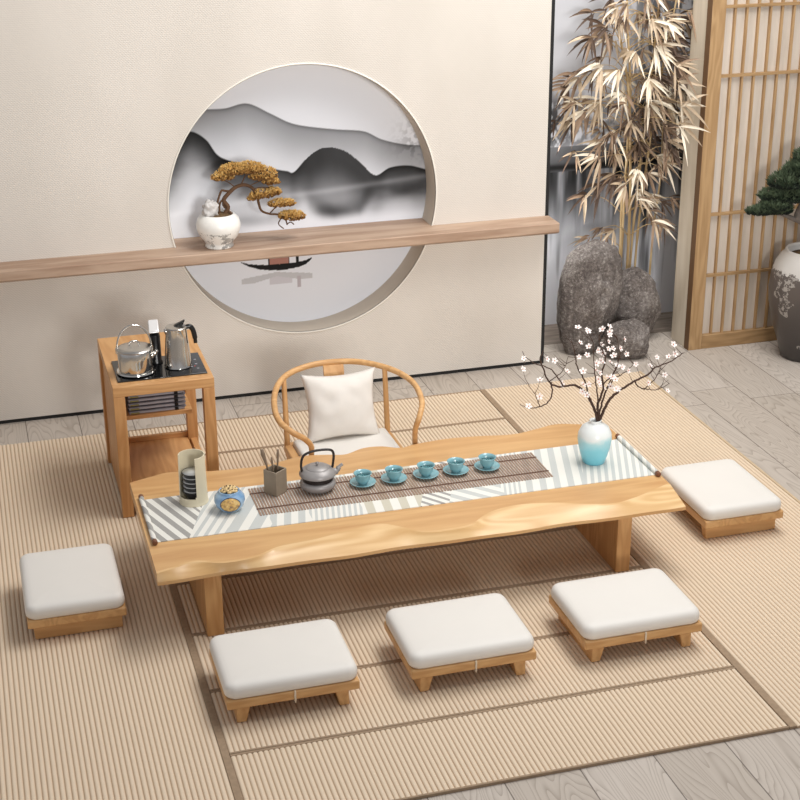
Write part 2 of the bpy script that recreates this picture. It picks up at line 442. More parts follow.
# ------------------------------------------------------------------ tall monochrome lake painting in the alcove
def lake(X, Z):
    n = fbm(X, Z, 21, 5, 4); fn = fbm(X, Z, 22, 34, 26, 4)
    g = .80 - .06 * (Z - 1.4) + .05 * (n - .5)
    # tree band
    band = np.exp(-((Z - 1.27) / .17) ** 4) * (1 - .5 * sm(3.4, 3.7, X) * (1 - sm(3.9, 4.1, X)))
    tex = sm(.38, .60, fn + .10 * (n - .5))
    g = g - band * (.48 * tex + .06)
    rt = sm(3.85, 4.1, X + .1 * (n - .5)) * sm(1.1, 1.25, Z)
    fr = fbm(X + Z * .25, Z, 31, 46, 9, 4)
    g = g - rt * .42 * sm(.42, .56, fr)
    # dark shore and water with vertical streaks
    g = np.where(Z < 1.14, .27 + .10 * (n - .5) + .10 * sm(1.0, 1.14, Z), g)
    g = g - .24 * np.exp(-((Z - 1.01) / .018) ** 2)
    st = fbm(X, Z, 41, 26, 1.3, 4)
    dep = sm(.36, .86, Z + .75 * (st - .5) + .25 * sm(3.9, 4.3, X) * -1)
    w = .93 - .64 * dep + 1.1 * (st - .5) * sm(.35, .6, Z)
    rs = sm(3.95, 4.15, X) * sm(.05, .3, Z)
    w = w - rs * 1.6 * np.clip(st - .42, 0, 1)
    g = np.where(Z < .985, w, g)
    g = np.clip(g, .05, .9)
    return np.stack([g * .985, g * .99, g * 1.015], -1)
p = thing('lake_painting', 'tall framed grey painting of bare lakeside trees behind the bamboo and rocks', 'painting', (3.75, 8.49, FZ))
painted('painted_face', 3.19, 4.33, FZ, 2.75, 8.474, .0058, lake, p)
m = MB()
m.box(3.17, 3.19, 8.462, 8.498, FZ, 2.77); m.box(4.33, 4.352, 8.462, 8.498, FZ, 2.77); m.box(3.19, 4.33, 8.462, 8.498, 2.75, 2.77)
m.build('frame', BLACK, p)
MB().box(3.19, 4.33, 8.478, 8.498, FZ, 2.75).build('backing_board', BLACK, p)

# ------------------------------------------------------------------ tatami mats
PITCH = .0197
def ribs(x0, x1, y0, y1):
    m = MB(); n = max(1, round((x1 - x0) / PITCH)); p = (x1 - x0) / n
    prof = []
    for i in range(n):
        a = x0 + i * p
        for u, h in ((0, 0), (.12, .55), (.30, .92), (.5, 1), (.70, .92), (.88, .55)):
            prof.append((a + u * p, -.0052 + .0052 * h))
    prof.append((x1, -.0052))
    k = len(prof)
    m.v += [(x, y0, z) for x, z in prof] + [(x, y1, z) for x, z in prof]
    m.f += [(i, i + 1, k + i + 1, k + i) for i in range(k - 1)]
    b = len(m.v)
    m.v += [(x0, y0, FZ), (x1, y0, FZ), (x0, y1, FZ), (x1, y1, FZ)]
    m.f += [tuple(range(k)) + (b + 1, b), tuple(range(k, 2 * k)) + (b + 3, b + 2)]
    return m
def mat_thing(label, x0, x1, y0, y1, borders, group):
    t = thing('tatami_mat', label, 'tatami mat', ((x0 + x1) / 2, (y0 + y1) / 2, FZ), group=group)
    ix0, ix1, iy0, iy1 = x0, x1, y0, y1
    for side, wd, mt in borders:
        if side == 'L': ix0 += wd
        if side == 'R': ix1 -= wd
        if side == 'F': iy0 += wd
        if side == 'B': iy1 -= wd
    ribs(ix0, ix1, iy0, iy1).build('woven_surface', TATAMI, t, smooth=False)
    for side, wd, mt in borders:
        q = {'L': (x0, ix0, iy0, iy1), 'R': (ix1, x1, iy0, iy1), 'F': (x0, x1, y0, iy0), 'B': (x0, x1, iy1, y1)}[side]
        MB().box(q[0], q[1], q[2], q[3], FZ, .0005).build('cloth_border', mt, t, bevel=.0018)
    return t
YS = [4.055, 4.482, 4.904, 5.333, 5.772, 6.212, 6.652, 7.09, 7.522]
names = ['tatami mat nearest the camera, front strip of the middle column with no stool on it',
         'tatami mat strip under the front legs of the three front stools',
         'tatami mat strip under the rear halves of the three front stools',
         'tatami mat strip under the front half of the table beside its legs',
         'tatami mat strip in deep shade under the middle of the table',
         'tatami mat strip under the back edge of the table',
         'tatami mat strip under the armchair, in front of the rearmost seam',
         'tatami mat strip farthest back, against the plank floor behind the armchair']
for i in range(8):
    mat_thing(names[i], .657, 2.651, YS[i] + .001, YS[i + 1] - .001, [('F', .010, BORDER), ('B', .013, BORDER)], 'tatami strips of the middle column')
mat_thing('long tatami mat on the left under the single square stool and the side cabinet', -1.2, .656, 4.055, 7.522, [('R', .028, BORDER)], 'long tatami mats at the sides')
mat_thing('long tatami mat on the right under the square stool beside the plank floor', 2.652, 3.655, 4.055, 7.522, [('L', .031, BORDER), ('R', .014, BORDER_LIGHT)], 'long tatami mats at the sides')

# ------------------------------------------------------------------ low table with live edge
T = .335
TBX0, TBX1 = .527, 2.812
backp = [[.527, 6.150], [0.631, 6.188], [0.715, 6.207], [0.872, 6.17], [1.071, 6.154], [1.164, 6.16], [1.315, 6.206], [1.43, 6.19], [1.519, 6.167], [1.614, 6.210], [1.699, 6.207], [1.784, 6.163], [1.849, 6.18], [1.95, 6.195], [2.041, 6.199], [2.162, 6.187], [2.338, 6.158], [2.464, 6.182], [2.579, 6.211], [2.689, 6.177], [2.812, 6.11]]
frontp = [[.527, 5.275], [.60, 5.30], [0.683, 5.325], [0.807, 5.285], [0.939, 5.30], [1.034, 5.345], [1.194, 5.365], [1.34, 5.40], [1.486, 5.42], [1.634, 5.31], [1.75, 5.295], [1.85, 5.31], [1.95, 5.385], [2.08, 5.42], [2.237, 5.40], [2.391, 5.34], [2.50, 5.315], [2.62, 5.345], [2.744, 5.40], [2.812, 5.43]]
t = thing('tea_table', 'low long natural wood tea table with a wavy live edge and slab legs', 'table', (1.67, 5.72, 0))
NXs = 150; m = MB()
xs = np.linspace(TBX0, TBX1, NXs)
bk = cur(backp, xs); ft = cur(frontp, xs)
for i, x in enumerate(xs):
    x = float(x); b = float(bk[i]); f_ = float(ft[i])
    wob = .004 * math.sin(x * 9.0) + .003 * math.sin(x * 17 + 1)
    yb = 5.268 + wob
    # right end front corner is clipped slightly
    cl = max(0, (x - 2.76)) * .35
    d = f_ - yb
    sec = [(yb + .012, .280), (yb, .286), (yb + .001 + cl * .2, .300), (yb + d * .33 + cl * .2, .300 + (T - .300) * .34), (yb + d * .66, .300 + (T - .300) * .66), (f_ - .002, T - .001), (f_ + .012, T)]
    sec += [((f_ + b) / 2, T), (b - .02, T), (b - .004, T - .002), (b + .006, T - .012), (b + .012, .30), (b + .004, .280)]
    m.v += [(x, y, z) for y, z in sec]
K = 13
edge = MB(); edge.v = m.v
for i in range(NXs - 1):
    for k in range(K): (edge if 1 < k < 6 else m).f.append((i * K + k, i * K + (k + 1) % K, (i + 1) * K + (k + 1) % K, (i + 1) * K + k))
m.f.append(tuple(range(K))); m.f.append(tuple((NXs - 1) * K + k for k in range(K))[::-1])
m.build('tabletop', W_TABLE, t, smooth='auto', angle=24)
le = edge.build('live_edge', W_EDGE_HIGHLIGHT, t, smooth='auto', angle=24, label='wavy bevelled front edge with its highlight painted in paler wood')
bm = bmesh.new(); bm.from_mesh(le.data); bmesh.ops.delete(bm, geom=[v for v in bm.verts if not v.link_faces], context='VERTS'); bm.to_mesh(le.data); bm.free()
MB().box(.715, .785, 5.298, 6.07, 0, .283).build('slab_leg', W_Z, t, bevel=.003)
MB().box(2.516, 2.582, 5.312, 6.07, 0, .283).build('slab_leg', W_Z, t, bevel=.003)

# ------------------------------------------------------------------ table runner
t = NT('striped_patchwork_linen', .85, 0, .2)
s_ = t.n('ShaderNodeSeparateXYZ'); g = t.n('ShaderNodeNewGeometry'); t.link(g.outputs['Position'], s_.inputs[0])
X_, Y_ = s_.outputs[0], s_.outputs[1]
def stripes(nx, ny, per, duty, off=0.0):
    l = math.hypot(nx, ny); p_ = t.M('ADD', t.M('MULTIPLY', X_, nx / l / per), t.M('MULTIPLY', Y_, ny / l / per)); p_ = t.M('ADD', p_, off)
    return t.M('LESS_THAN', t.M('FRACT', p_), duty)
def side(xf, xb):      # 1 to the right of the line from (xf, 5.555) to (xb, 5.965)
    k = (xb - xf) / .41
    return t.M('GREATER_THAN', t.M('SUBTRACT', X_, t.M('MULTIPLY_ADD', t.M('SUBTRACT', Y_, 5.555), k, xf)), 0)
WHT = lin((232, 230, 222)); PALE = lin((194, 197, 194)); DRK = lin((152, 150, 146)); BEI = lin((200, 194, 176))
fn_ = t.noise(t.coord((150, 150, 1)), 1, 3)
def layer(prev, cond, mask, c):
    return t.mix(cond, prev, t.mix(mask, WHT, c))
# wide dark stripes left, dark fine stripes upper right of the first patch
colr = t.mix(stripes(.939, .343, .052, .5), WHT, DRK)
colr = layer(colr, t.M('GREATER_THAN', t.M('ADD', t.M('MULTIPLY', X_, .939), t.M('MULTIPLY', Y_, .343)), 2.69), stripes(.939, .343, .030, .42), DRK)
colr = layer(colr, side(.705, .852), stripes(1, -.5, .040, .42), PALE)
colr = layer(colr, side(.86, 1.0), stripes(1, -.5, .085, .55, .2), PALE)
colr = layer(colr, side(1.05, 1.05), stripes(1, -.22, .060, .5), PALE)
colr = layer(colr, side(1.22, 1.22), stripes(1, -.2, .024, .5), PALE)
colr = layer(colr, side(1.45, 1.45), stripes(1, -.1, .075, .5), BEI)
colr = layer(colr, side(1.70, 1.86), stripes(.8, .6, .042, .42), DRK)
colr = layer(colr, side(1.83, 2.0), stripes(.75, .66, .065, .5), PALE)
colr = layer(colr, side(2.08, 2.08), stripes(1, -.3, .022, .5), PALE)
colr = layer(colr, side(2.16, 2.28), stripes(1, -.3, .062, .48), PALE)
colr = layer(colr, side(2.46, 2.58), stripes(1, -.38, .032, .5), PALE)
colr = t.mix(t.M('MULTIPLY', fn_, .22), colr, WHT)
t.color(colr); t.bump(fn_, .15, .002)
RUNNER = t.m
t = thing('table_runner', 'white and grey striped linen runner lying along the tea table with rolled ends', 'table runner', (1.68, 5.76, T))
RY0, RY1 = 5.534, 5.944
MB().box(.560, 2.790, RY0, RY1, T, T + .003).build('cloth', RUNNER, t)
ROD = plain('brown_rod_wood', (120, 76, 50), .4)
for xx in (.554, 2.796):
    m = MB(); m.tube([(xx, RY0, T + .011), (xx, RY1, T + .011)], .011, 14)
    m.build('rolled_hem', RUNNER, t, smooth='auto')
    for y_, d_ in ((RY0, -1), (RY1, 1)):
        m = MB(); m.tube([(xx, y_ + d_ * .002, T + .011), (xx, y_ + d_ * .006, T + .011), (xx, y_ + d_ * .022, T + .011), (xx, y_ + d_ * .026, T + .011)], [.008, .0115, .0115, .008], 14)
        m.build('rod_knob', ROD, t, smooth='auto')

# bamboo slat mat on the runner: real slats in one mesh + stitched threads
SLAT = plain('brown_bamboo_slats', (166, 138, 118), .6, 0, .25, 50)
t = thing('bamboo_placemat', 'brown slatted bamboo tea mat lying on the runner under the teacups', 'placemat', (1.69, 5.8, T + .003))
MX0, MX1, MY0, MY1 = 1.013, 2.346, 5.644, 5.916
m = MB(); n = 104
for i in range(n):
    x = MX0 + (MX1 - MX0) * (i + .5) / n; hw = (MX1 - MX0) / n * .31
    z0 = T + .003; m.add([(x - hw, MY0, z0), (x + hw, MY0, z0), (x + hw, MY0, z0 + .003), (x - hw, MY0, z0 + .003), (x - hw, MY1, z0), (x + hw, MY1, z0), (x + hw, MY1, z0 + .003), (x - hw, MY1, z0 + .003)],
                       [(0, 1, 2, 3), (7, 6, 5, 4), (0, 4, 5, 1), (1, 5, 6, 2), (2, 6, 7, 3), (3, 7, 4, 0)])
m.build('slats', SLAT, t)
THREAD = plain('dark_thread', (92, 62, 48), .8)
for yy in (5.706, 5.860): MB().box(MX0, MX1, yy - .0035, yy + .0035, T + .0045, T + .0075).build('stitched_thread', THREAD, t)
MT = T + .006      # top of the slats

# ------------------------------------------------------------------ teacups and saucers
SX = [1.509, 1.652, 1.800, 1.941, 2.089]
ordn = ['nearest the teapot', 'second from the teapot', 'in the middle of the row of five', 'second from the flower vase', 'nearest the flower vase']
s0 = thing('saucer', 'x', 'saucer', (SX[0], 5.808, MT), group='teal saucers in a row')
MB().lathe([(0, 0), (.030, 0), (.032, .003), (.048, .008), (.057, .014), (.0585, .0165), (.056, .0165), (.044, .011), (.030, .0065), (0, .006)], 40, (SX[0], 5.808, MT)).build('dish', CELADON, s0, smooth=True)
c0 = thing('teacup', 'x', 'teacup', (SX[0], 5.808, MT + .0065), group='teal teacups in a row')
MB().lathe([(0, 0), (.019, 0), (.020, .006), (.025, .010), (.0315, .022), (.034, .038), (.0395, .049), (.0405, .0515), (.038, .052), (.032, .040), (.029, .022), (.021, .012), (0, .010)], 40, (SX[0], 5.808, MT + .0065)).build('bowl', CELADON, c0, smooth=True)
MB().lathe([(0, .034), (.0302, .034)], 32, (SX[0], 5.808, MT + .0065)).build('tea', plain('tea_surface', (104, 156, 162), .1), c0, smooth=True)
for i in range(5):
    sl = 'small teal saucer under the teacup ' + ordn[i]
    cl = 'small teal teacup ' + ordn[i] + ', on a matching saucer'
    if i == 0: s0['label'] = sl; c0['label'] = cl
    else:
        dup(s0, (SX[i], 5.808, MT), label=sl); dup(c0, (SX[i], 5.808, MT + .0065), label=cl)

# ------------------------------------------------------------------ teapot
TP = (1.309, 5.822, MT)
t = thing('teapot', 'grey metal teapot with a dark waist and tall arched handle on the bamboo mat', 'teapot', TP)
MB().lathe([(0, 0), (.045, 0), (.060, .006), (.076, .020), (.080, .032), (.076, .043), (.068, .048)], 48, TP).build('body', PEWTER, t, smooth='auto')
MB().lathe([(.067, .045), (.064, .052), (.066, .064), (.070, .070)], 48, TP).build('waist_band', DARKBAND, t, smooth=True)
MB().lathe([(.066, .067), (.080, .074), (.081, .080), (.074, .092), (.060, .102), (.050, .106)], 48, TP).build('shoulder', PEWTER, t, smooth='auto')
l = MB(); l.lathe([(0, .116), (.030, .114), (.050, .108), (.053, .104), (.050, .102)], 40, TP); lid = l.build('lid', PEWTER, t, smooth=True)
MB().lathe([(.004, .112), (.004, .120), (.008, .124), (.007, .130), (0, .132)], 16, TP).build('lid_knob', PEWTER, lid, smooth=True)
m = MB(); m.tube(spline([(TP[0] + .066, TP[1], TP[2] + .072), (TP[0] + .088, TP[1], TP[2] + .080), (TP[0] + .098, TP[1], TP[2] + .096), (TP[0] + .114, TP[1], TP[2] + .106)], 5), [.016] * 5 + [.011] * 5 + [.007] * 6, 14)
m.build('spout', PEWTER, t, smooth=True)
m = MB(); hp = spline([(TP[0] - .068, TP[1], TP[2] + .090), (TP[0] - .072, TP[1], TP[2] + .125), (TP[0] - .062, TP[1], TP[2] + .165), (TP[0] - .03, TP[1], TP[2] + .182), (TP[0] + .02, TP[1], TP[2] + .186), (TP[0] + .062, TP[1], TP[2] + .180), (TP[0] + .074, TP[1], TP[2] + .160), (TP[0] + .072, TP[1], TP[2] + .125), (TP[0] + .066, TP[1], TP[2] + .092)], 6)
m.tube(hp, [.0055] * len(hp), 10); m.build('handle', DARKBAND, t, smooth=True)

# ------------------------------------------------------------------ square tool holder with three tools
pc = (1.126, 5.848)
t = thing('tool_holder', 'square grey brown ceramic holder standing on the bamboo mat beside the teapot', 'holder', (pc[0], pc[1], MT))
m = MB()
def sqring(h, z, rot=math.radians(38)):
    return [(pc[0] + h * math.cos(rot + PI / 4 + k * PI / 2) * 1.414, pc[1] + h * math.sin(rot + PI / 4 + k * PI / 2) * 1.414, z) for k in range(4)]
rings = [sqring(.036, MT), sqring(.036, MT + .112), sqring(.030, MT + .112), sqring(.030, MT + .01)]
vv_ = [p_ for r_ in rings for p_ in r_]
ff = [(3, 2, 1, 0), (12, 13, 14, 15)]
for a_ in range(3):
    for k in range(4): ff.append((a_ * 4 + k, a_ * 4 + (k + 1) % 4, a_ * 4 + 4 + (k + 1) % 4, a_ * 4 + 4 + k))
m.add(vv_, ff); m.build('square_cup', GREYBROWN, t, bevel=.002)
tl = [('flat wooden tea scoop leaning left in the square holder', (-.010, .006), (-.046, .02), .200, .010, .004), ('thin wooden tea pick in the middle of the square holder', (0, -.006), (-.012, .0), .168, .005, .003), ('slim wooden tea tongs leaning right in the square holder', (.008, .004), (.018, .012), .195, .006, .0035)]
for lb, (ax, ay), (bx_, by_), hh, wt, wb in tl:
    m = MB(); m.tube([(pc[0] + ax, pc[1] + ay, MT + .012), (pc[0] + ax + (bx_ - ax) * .6, pc[1] + ay + (by_ - ay) * .6, MT + hh * .6), (pc[0] + bx_, pc[1] + by_, MT + hh * .9), (pc[0] + bx_ * 1.08, pc[1] + by_, MT + hh)], [wb, wb, wt, wt * .7], 8)
    tag(m.build('tea_tool', TWIGMAT, None, smooth=True), lb, 'tea tool', 'tea tools in the square holder')

# ------------------------------------------------------------------ cream cup dispenser with stacked dark cups
HP = (.770, 5.868, T + .003)
t = thing('cup_dispenser', 'tall cream ceramic cylinder with a cut-out side holding a stack of dark cups', 'cup holder', HP)
m = MB(); r = .057; H = .222; nn = 72; nzz = 26
op0, op1 = math.radians(170), math.radians(276)      # opening, facing front-left
def rad_(z): return r + .0035 * (1 - z / H)
def inside(a, z): return op0 < a < op1 and z > .05
grid = {}
for sh in (0, 1):
    for j in range(nzz + 1):
        for i in range(nn):
            a = 2 * PI * i / nn; z = H * j / nzz; q = rad_(z) - (0 if sh == 0 else .004)
            grid[(sh, j, i)] = len(m.v); m.v.append((HP[0] + q * math.cos(a), HP[1] + q * math.sin(a), HP[2] + z))
def hole(j, i):
    a = 2 * PI * (i + .5) / nn; z = H * (j + .5) / nzz
    if not (op0 < a < op1): return False
    zb = .035; e_ = min(a - op0, op1 - a) / math.radians(14)
    if e_ < 1: zb += .016 * (1 - math.sqrt(max(0, 1 - (1 - e_) ** 2)))
    return z > zb
for j in range(nzz):
    for i in range(nn):
        i2 = (i + 1) % nn
        if not hole(j, i):
            m.f.append((grid[0, j, i], grid[0, j, i2], grid[0, j + 1, i2], grid[0, j + 1, i]))
            m.f.append((grid[1, j, i2], grid[1, j, i], grid[1, j + 1, i], grid[1, j + 1, i2]))
            if j == nzz - 1 or hole(j + 1, i): m.f.append((grid[0, j + 1, i], grid[0, j + 1, i2], grid[1, j + 1, i2], grid[1, j + 1, i]))
            if hole(j, i2): m.f.append((grid[0, j, i2], grid[0, j + 1, i2], grid[1, j + 1, i2], grid[1, j, i2]))
            if hole(j, (i - 1) % nn): m.f.append((grid[0, j, i], grid[0, j + 1, i], grid[1, j + 1, i], grid[1, j, i]))
m.build('cylinder', CREAM, t, smooth='auto')
MB().lathe([(0, 0), (.0625, 0), (.063, .006), (.060, .012), (0, .012)], 48, HP).build('base', CREAM, t, smooth='auto')
CUPD = plain('charcoal_cup_glaze', (40, 40, 42), .3); CUPG = plain('grey_cup_inside', (212, 212, 208), .35)
cz = HP[2] + .0125
for i in range(5):
    c = (HP[0], HP[1], cz + .021 * i)
    o = thing('small_cup', ['bottom dark cup in the cream cup holder', 'second dark cup from the bottom in the cream holder', 'middle dark cup in the stack of five in the cream holder', 'fourth dark cup up in the cream holder', 'topmost dark cup in the cream holder showing a pale inside'][i], 'cup', c, group='dark cups stacked in the cream holder')
    MB().lathe([(0, 0), (.020, 0), (.026, .006), (.040, .034), (.0455, .042), (.0455, .045), (.043, .045), (.038, .036), (.024, .009)], 36, c).build('outer_wall', CUPD, o, smooth=True)
    MB().lathe([(0, .0092), (.0235, .0095), (.0375, .0365), (.0425, .0452)], 36, c).build('inner_glaze', CUPG, o, smooth=True)

# ------------------------------------------------------------------ blue jar with dried buds
JP = (.905, 5.744, T + .003)
BLUEG = NT('pale_blue_glaze', .25, 0, .5)
f = BLUEG.noise(BLUEG.coord(), 18, 4); BLUEG.color(BLUEG.ramp(f, [(.35, lin((110, 152, 194))), (.7, lin((184, 210, 228)))])); BLUEG = BLUEG.m
t = thing('blue_jar', 'small round pale blue jar with a golden panel, filled with dried buds', 'jar', JP)
MB().lathe([(0, 0), (.034, 0), (.040, .004), (.058, .022), (.066, .045), (.064, .064), (.052, .080), (.044, .086), (.045, .091), (.042, .092), (.038, .085), (.03, .078), (0, .076)], 48, JP).build('body', BLUEG, t, smooth=True)
# golden oval panel hugging the belly, facing the camera side
GOLD = NT('golden_relief', .4, .2, .5); f = GOLD.noise(GOLD.coord(), 70, 3); GOLD.color(GOLD.ramp(f, [(.35, lin((150, 120, 96))), (.5, lin((220, 178, 104))), (.7, lin((240, 212, 150)))])); GOLD = GOLD.m
def belly(z): return float(np.interp(z, [0, .004, .022, .045, .064, .080], [.034, .040, .058, .066, .064, .052]))
m = MB(); N = 36; ac = math.radians(-97)
vs = []; rr = 5
for k in range(rr + 1):
    for i in range(N):
        q = k / rr; a = ac + (.043 * q * math.cos(2 * PI * i / N)) / .066; z = .047 + .031 * q * math.sin(2 * PI * i / N)
        R_ = belly(z) + .0018 + .0012 * (1 - q); vs.append((JP[0] + R_ * math.cos(a), JP[1] + R_ * math.sin(a), JP[2] + z))
m.add(vs, [(k * N + i, k * N + (i + 1) % N, (k + 1) * N + (i + 1) % N, (k + 1) * N + i) for k in range(rr) for i in range(N)])
pan = m.build('golden_panel', GOLD, t, smooth=True)
m = MB(); m.tube([(JP[0] + (belly(.047 + .032 * math.sin(u)) + .001) * math.cos(ac + .045 * math.cos(u) / .066), JP[1] + (belly(.047 + .032 * math.sin(u)) + .001) * math.sin(ac + .045 * math.cos(u) / .066), JP[2] + .047 + .032 * math.sin(u)) for u in [2 * PI * i / 40 for i in range(41)]], .0022, 6, False)
m.build('panel_rim', plain('dark_blue_rim', (52, 78, 112), .3), pan, smooth=True)
# buds
BUD = plain('cream_dried_bud', (236, 206, 150), .7, 0, .25, 200); BUDD = plain('dark_bud_centre', (70, 46, 30), .8)
b0 = None
for k in range(20):
    a = k * 2.4; q = .034 * math.sqrt((k + .3) / 20); c = Vector((JP[0] + q * math.cos(a), JP[1] + q * math.sin(a), JP[2] + .088 + .014 * (1 - (q / .036) ** 2)))
    if b0 is None:
        b0 = thing('dried_bud', 'cream dried flower bud with a dark centre heaped in the mouth of the blue jar', 'dried bud', c, group='dried buds in the blue jar')
        MB().lathe([(0, -.006), (.005, -.004), (.0078, 0), (.0065, .004), (.003, .0055), (0, .0045)], 10, c).build('petals', BUD, b0, smooth=True)
        MB().lathe([(0, .0035), (.0028, .0045), (.002, .007), (0, .0075)], 8, c).build('centre', BUDD, b0, smooth=True)
    else:
        d = dup(b0, c); d.scale = (1.35, 1.35, 1.2); d.rotation_euler = (rnd(-.5, .5), rnd(-.5, .5), 0)

# ------------------------------------------------------------------ flower vase with blossom branches
VP = (2.580, 5.742, T + .003)
t = NT('white_to_aqua_glaze', .3, 0, .5)
s_ = t.n('ShaderNodeSeparateXYZ'); t.link(t.coord(), s_.inputs[0])
f = t.noise(t.coord(), 14, 4); hh = t.M('ADD', t.M('DIVIDE', s_.outputs[2], .21), t.M('MULTIPLY', t.M('SUBTRACT', f, .5), .35))
t.color(t.ramp(hh, [(.0, lin((116, 196, 212))), (.35, lin((138, 210, 224))), (.55, lin((176, 224, 232))), (.68, lin((236, 242, 240))), (1, lin((240, 242, 240)))]))
VG = t.m
v_ = thing('flower_vase', 'white and aqua glazed vase standing at the right end of the table runner', 'vase', VP)
MB().lathe([(0, .004), (.046, 0), (.050, .004), (.060, .035), (.072, .080), (.0775, .118), (.075, .145), (.062, .172), (.040, .188), (.026, .194), (.024, .200), (.028, .2065), (.0255, .208), (.020, .200), (.022, .185), (.040, .15), (0, .03)], 56, VP).build('body', VG, v_, smooth=True)
br = thing('blossom_branches', 'dark bare branches with small pale pink blossoms rising from the aqua vase', 'branches', (VP[0], VP[1], VP[2] + .05))
random.seed(11)
ends = []
def branch(pts, r0, r1, name='branch'):
    P3 = spline([(x, VP[1] + dy, z) for x, z, dy in pts], 6)
    n = len(P3); P3 = [p + Vector((rnd(-.002, .002), rnd(-.002, .002), rnd(-.002, .002))) * (0 < i < n - 1) for i, p in enumerate(P3)]
    r0 *= 1.2; r1 *= 1.3
    MB().tube(P3, [r0 + (r1 - r0) * i / (n - 1) for i in range(n)], 7).build(name, BARK, br, smooth=True)
    return P3
b0_ = (2.592, .40, 0)
mains = [
 ([b0_, (2.590, .54, 0), (2.572, .60, .01), (2.545, .66, .02), (2.50, .705, .03), (2.46, .715, .03), (2.406, .712, .04), (2.36, .745, .03), (2.333, .80, .02), (2.312, .86, .02), (2.325, .90, .02)], .0062, .0018),
 ([(2.37, .740, .03), (2.365, .700, 0), (2.335, .665, -.02), (2.29, .650, -.02), (2.24, .655, -.02), (2.205, .675, -.02)], .0032, .001),
 ([b0_, (2.596, .54, 0), (2.583, .62, -.01), (2.600, .70, -.02), (2.590, .78, -.02), (2.610, .84, -.01), (2.585, .90, 0), (2.578, .95, 0)], .006, .0015),
 ([b0_, (2.604, .54, 0), (2.640, .63, 0), (2.69, .68, -.01), (2.745, .715, -.02), (2.81, .75, -.03), (2.85, .78, -.03), (2.91, .795, -.03), (2.96, .815, -.02), (2.99, .83, -.02)], .0065, .0012),
 ([(2.752, .72, -.02), (2.79, .675, .01), (2.84, .655, .02), (2.895, .650, .02), (2.945, .67, .02)], .003, .001),
 ([(2.82, .655, .02), (2.87, .70, .02), (2.90, .745, .02)], .0022, .0008),
 ([b0_, (2.600, .55, .01), (2.63, .64, .03), (2.665, .72, .04), (2.70, .80, .05), (2.72, .875, .05)], .005, .0012),
 ([(2.556, .63, .02), (2.54, .72, .05), (2.505, .79, .06), (2.49, .86, .06), (2.47, .92, .05)], .0036, .001),
 ([(2.585, .61, -.01), (2.565, .69, -.04), (2.545, .78, -.05), (2.535, .87, -.05), (2.53, .94, -.05)], .0034, .001),
 ([(2.43, .712, .035), (2.38, .79, .05), (2.30, .83, .05), (2.25, .87, .04), (2.235, .90, .04)], .0028, .0008),
 ([(2.30, .652, -.02), (2.27, .72, -.03), (2.245, .76, -.03)], .0018, .0007),
 ([(2.645, .68, .03), (2.69, .71, .06), (2.74, .72, .08), (2.79, .76, .08)], .003, .0009),
 ([(2.60, .72, -.02), (2.645, .80, -.05), (2.65, .87, -.06), (2.64, .95, -.06)], .0026, .0008),
 ([(2.36, .745, .03), (2.41, .80, .0), (2.43, .87, -.01)], .002, .0007),
]
allp = []
for P_, a, b in mains:
    allp.append(branch(P_, a, b))
for k in range(34):          # side twigs
    B_ = random.choice(allp); i = random.randrange(len(B_) // 2, len(B_))
    p0 = B_[i]
    if p0.z < .62: continue
    sgn = random.choice((-1, 1)); L = rnd(.03, .08)
    d = Vector((sgn * rnd(.3, .9), rnd(-.6, .6), rnd(.3, 1))).normalized()
    q1 = p0 + d * L * .5 + Vector((0, 0, .004)); q2 = p0 + d * L + Vector((rnd(-.01, .01), 0, .012))
    MB().tube([p0, q1, q2], [.0016, .0011, .0006], 5).build('twig', BARK, br, smooth=True)
    ends.append(q2)
fl = [[2.47, 1.0], [2.534, 0.965], [2.581, .985], [2.518, 0.914], [2.552, 0.901], [2.595, 0.901], [2.645, 0.862], [2.72, 0.90], [2.745, 0.808], [2.933, 0.802], [2.482, 0.861], [2.53, 0.856], [2.33, 0.869], [2.425, 0.72], [2.452, 0.774], [2.631, 0.763], [2.677, 0.72], [2.521, 0.738], [2.904, 0.665], [2.246, 0.659], [2.235, 0.87], [2.62, 0.687], [2.655, 0.70], [2.718, 0.773], [2.567, 0.79], [2.307, 0.69], [2.583, 0.74], [2.504, 0.792], [2.663, 0.803], [2.643, 0.729], [2.88, .80], [2.94, .83]]
fl += [[rnd(2.50, 2.72), rnd(.66, .90)] for _ in range(16)]
fpos = [Vector((x, VP[1] + rnd(-.05, .05), z)) for x, z in fl] + [e_ for e_ in ends[::2]]
flat = [p for B_ in allp for p in B_]
def petals_mesh():
    m = MB()
    for k in range(5):
        a = 2 * PI * k / 5; ca, sa = math.cos(a), math.sin(a)
        pr = [(.001, 0), (.004, .0026), (.0078, .0036), (.0105, .0022), (.011, 0), (.0105, -.0022), (.0078, -.0036), (.004, -.0026)]
        vs = [(u * ca - w_ * sa, u * sa + w_ * ca, .001 + (u / .011) ** 2 * .003 + abs(w_) * .3) for u, w_ in pr]
        m.add(vs, [tuple(range(8))])
    return m
pm = None
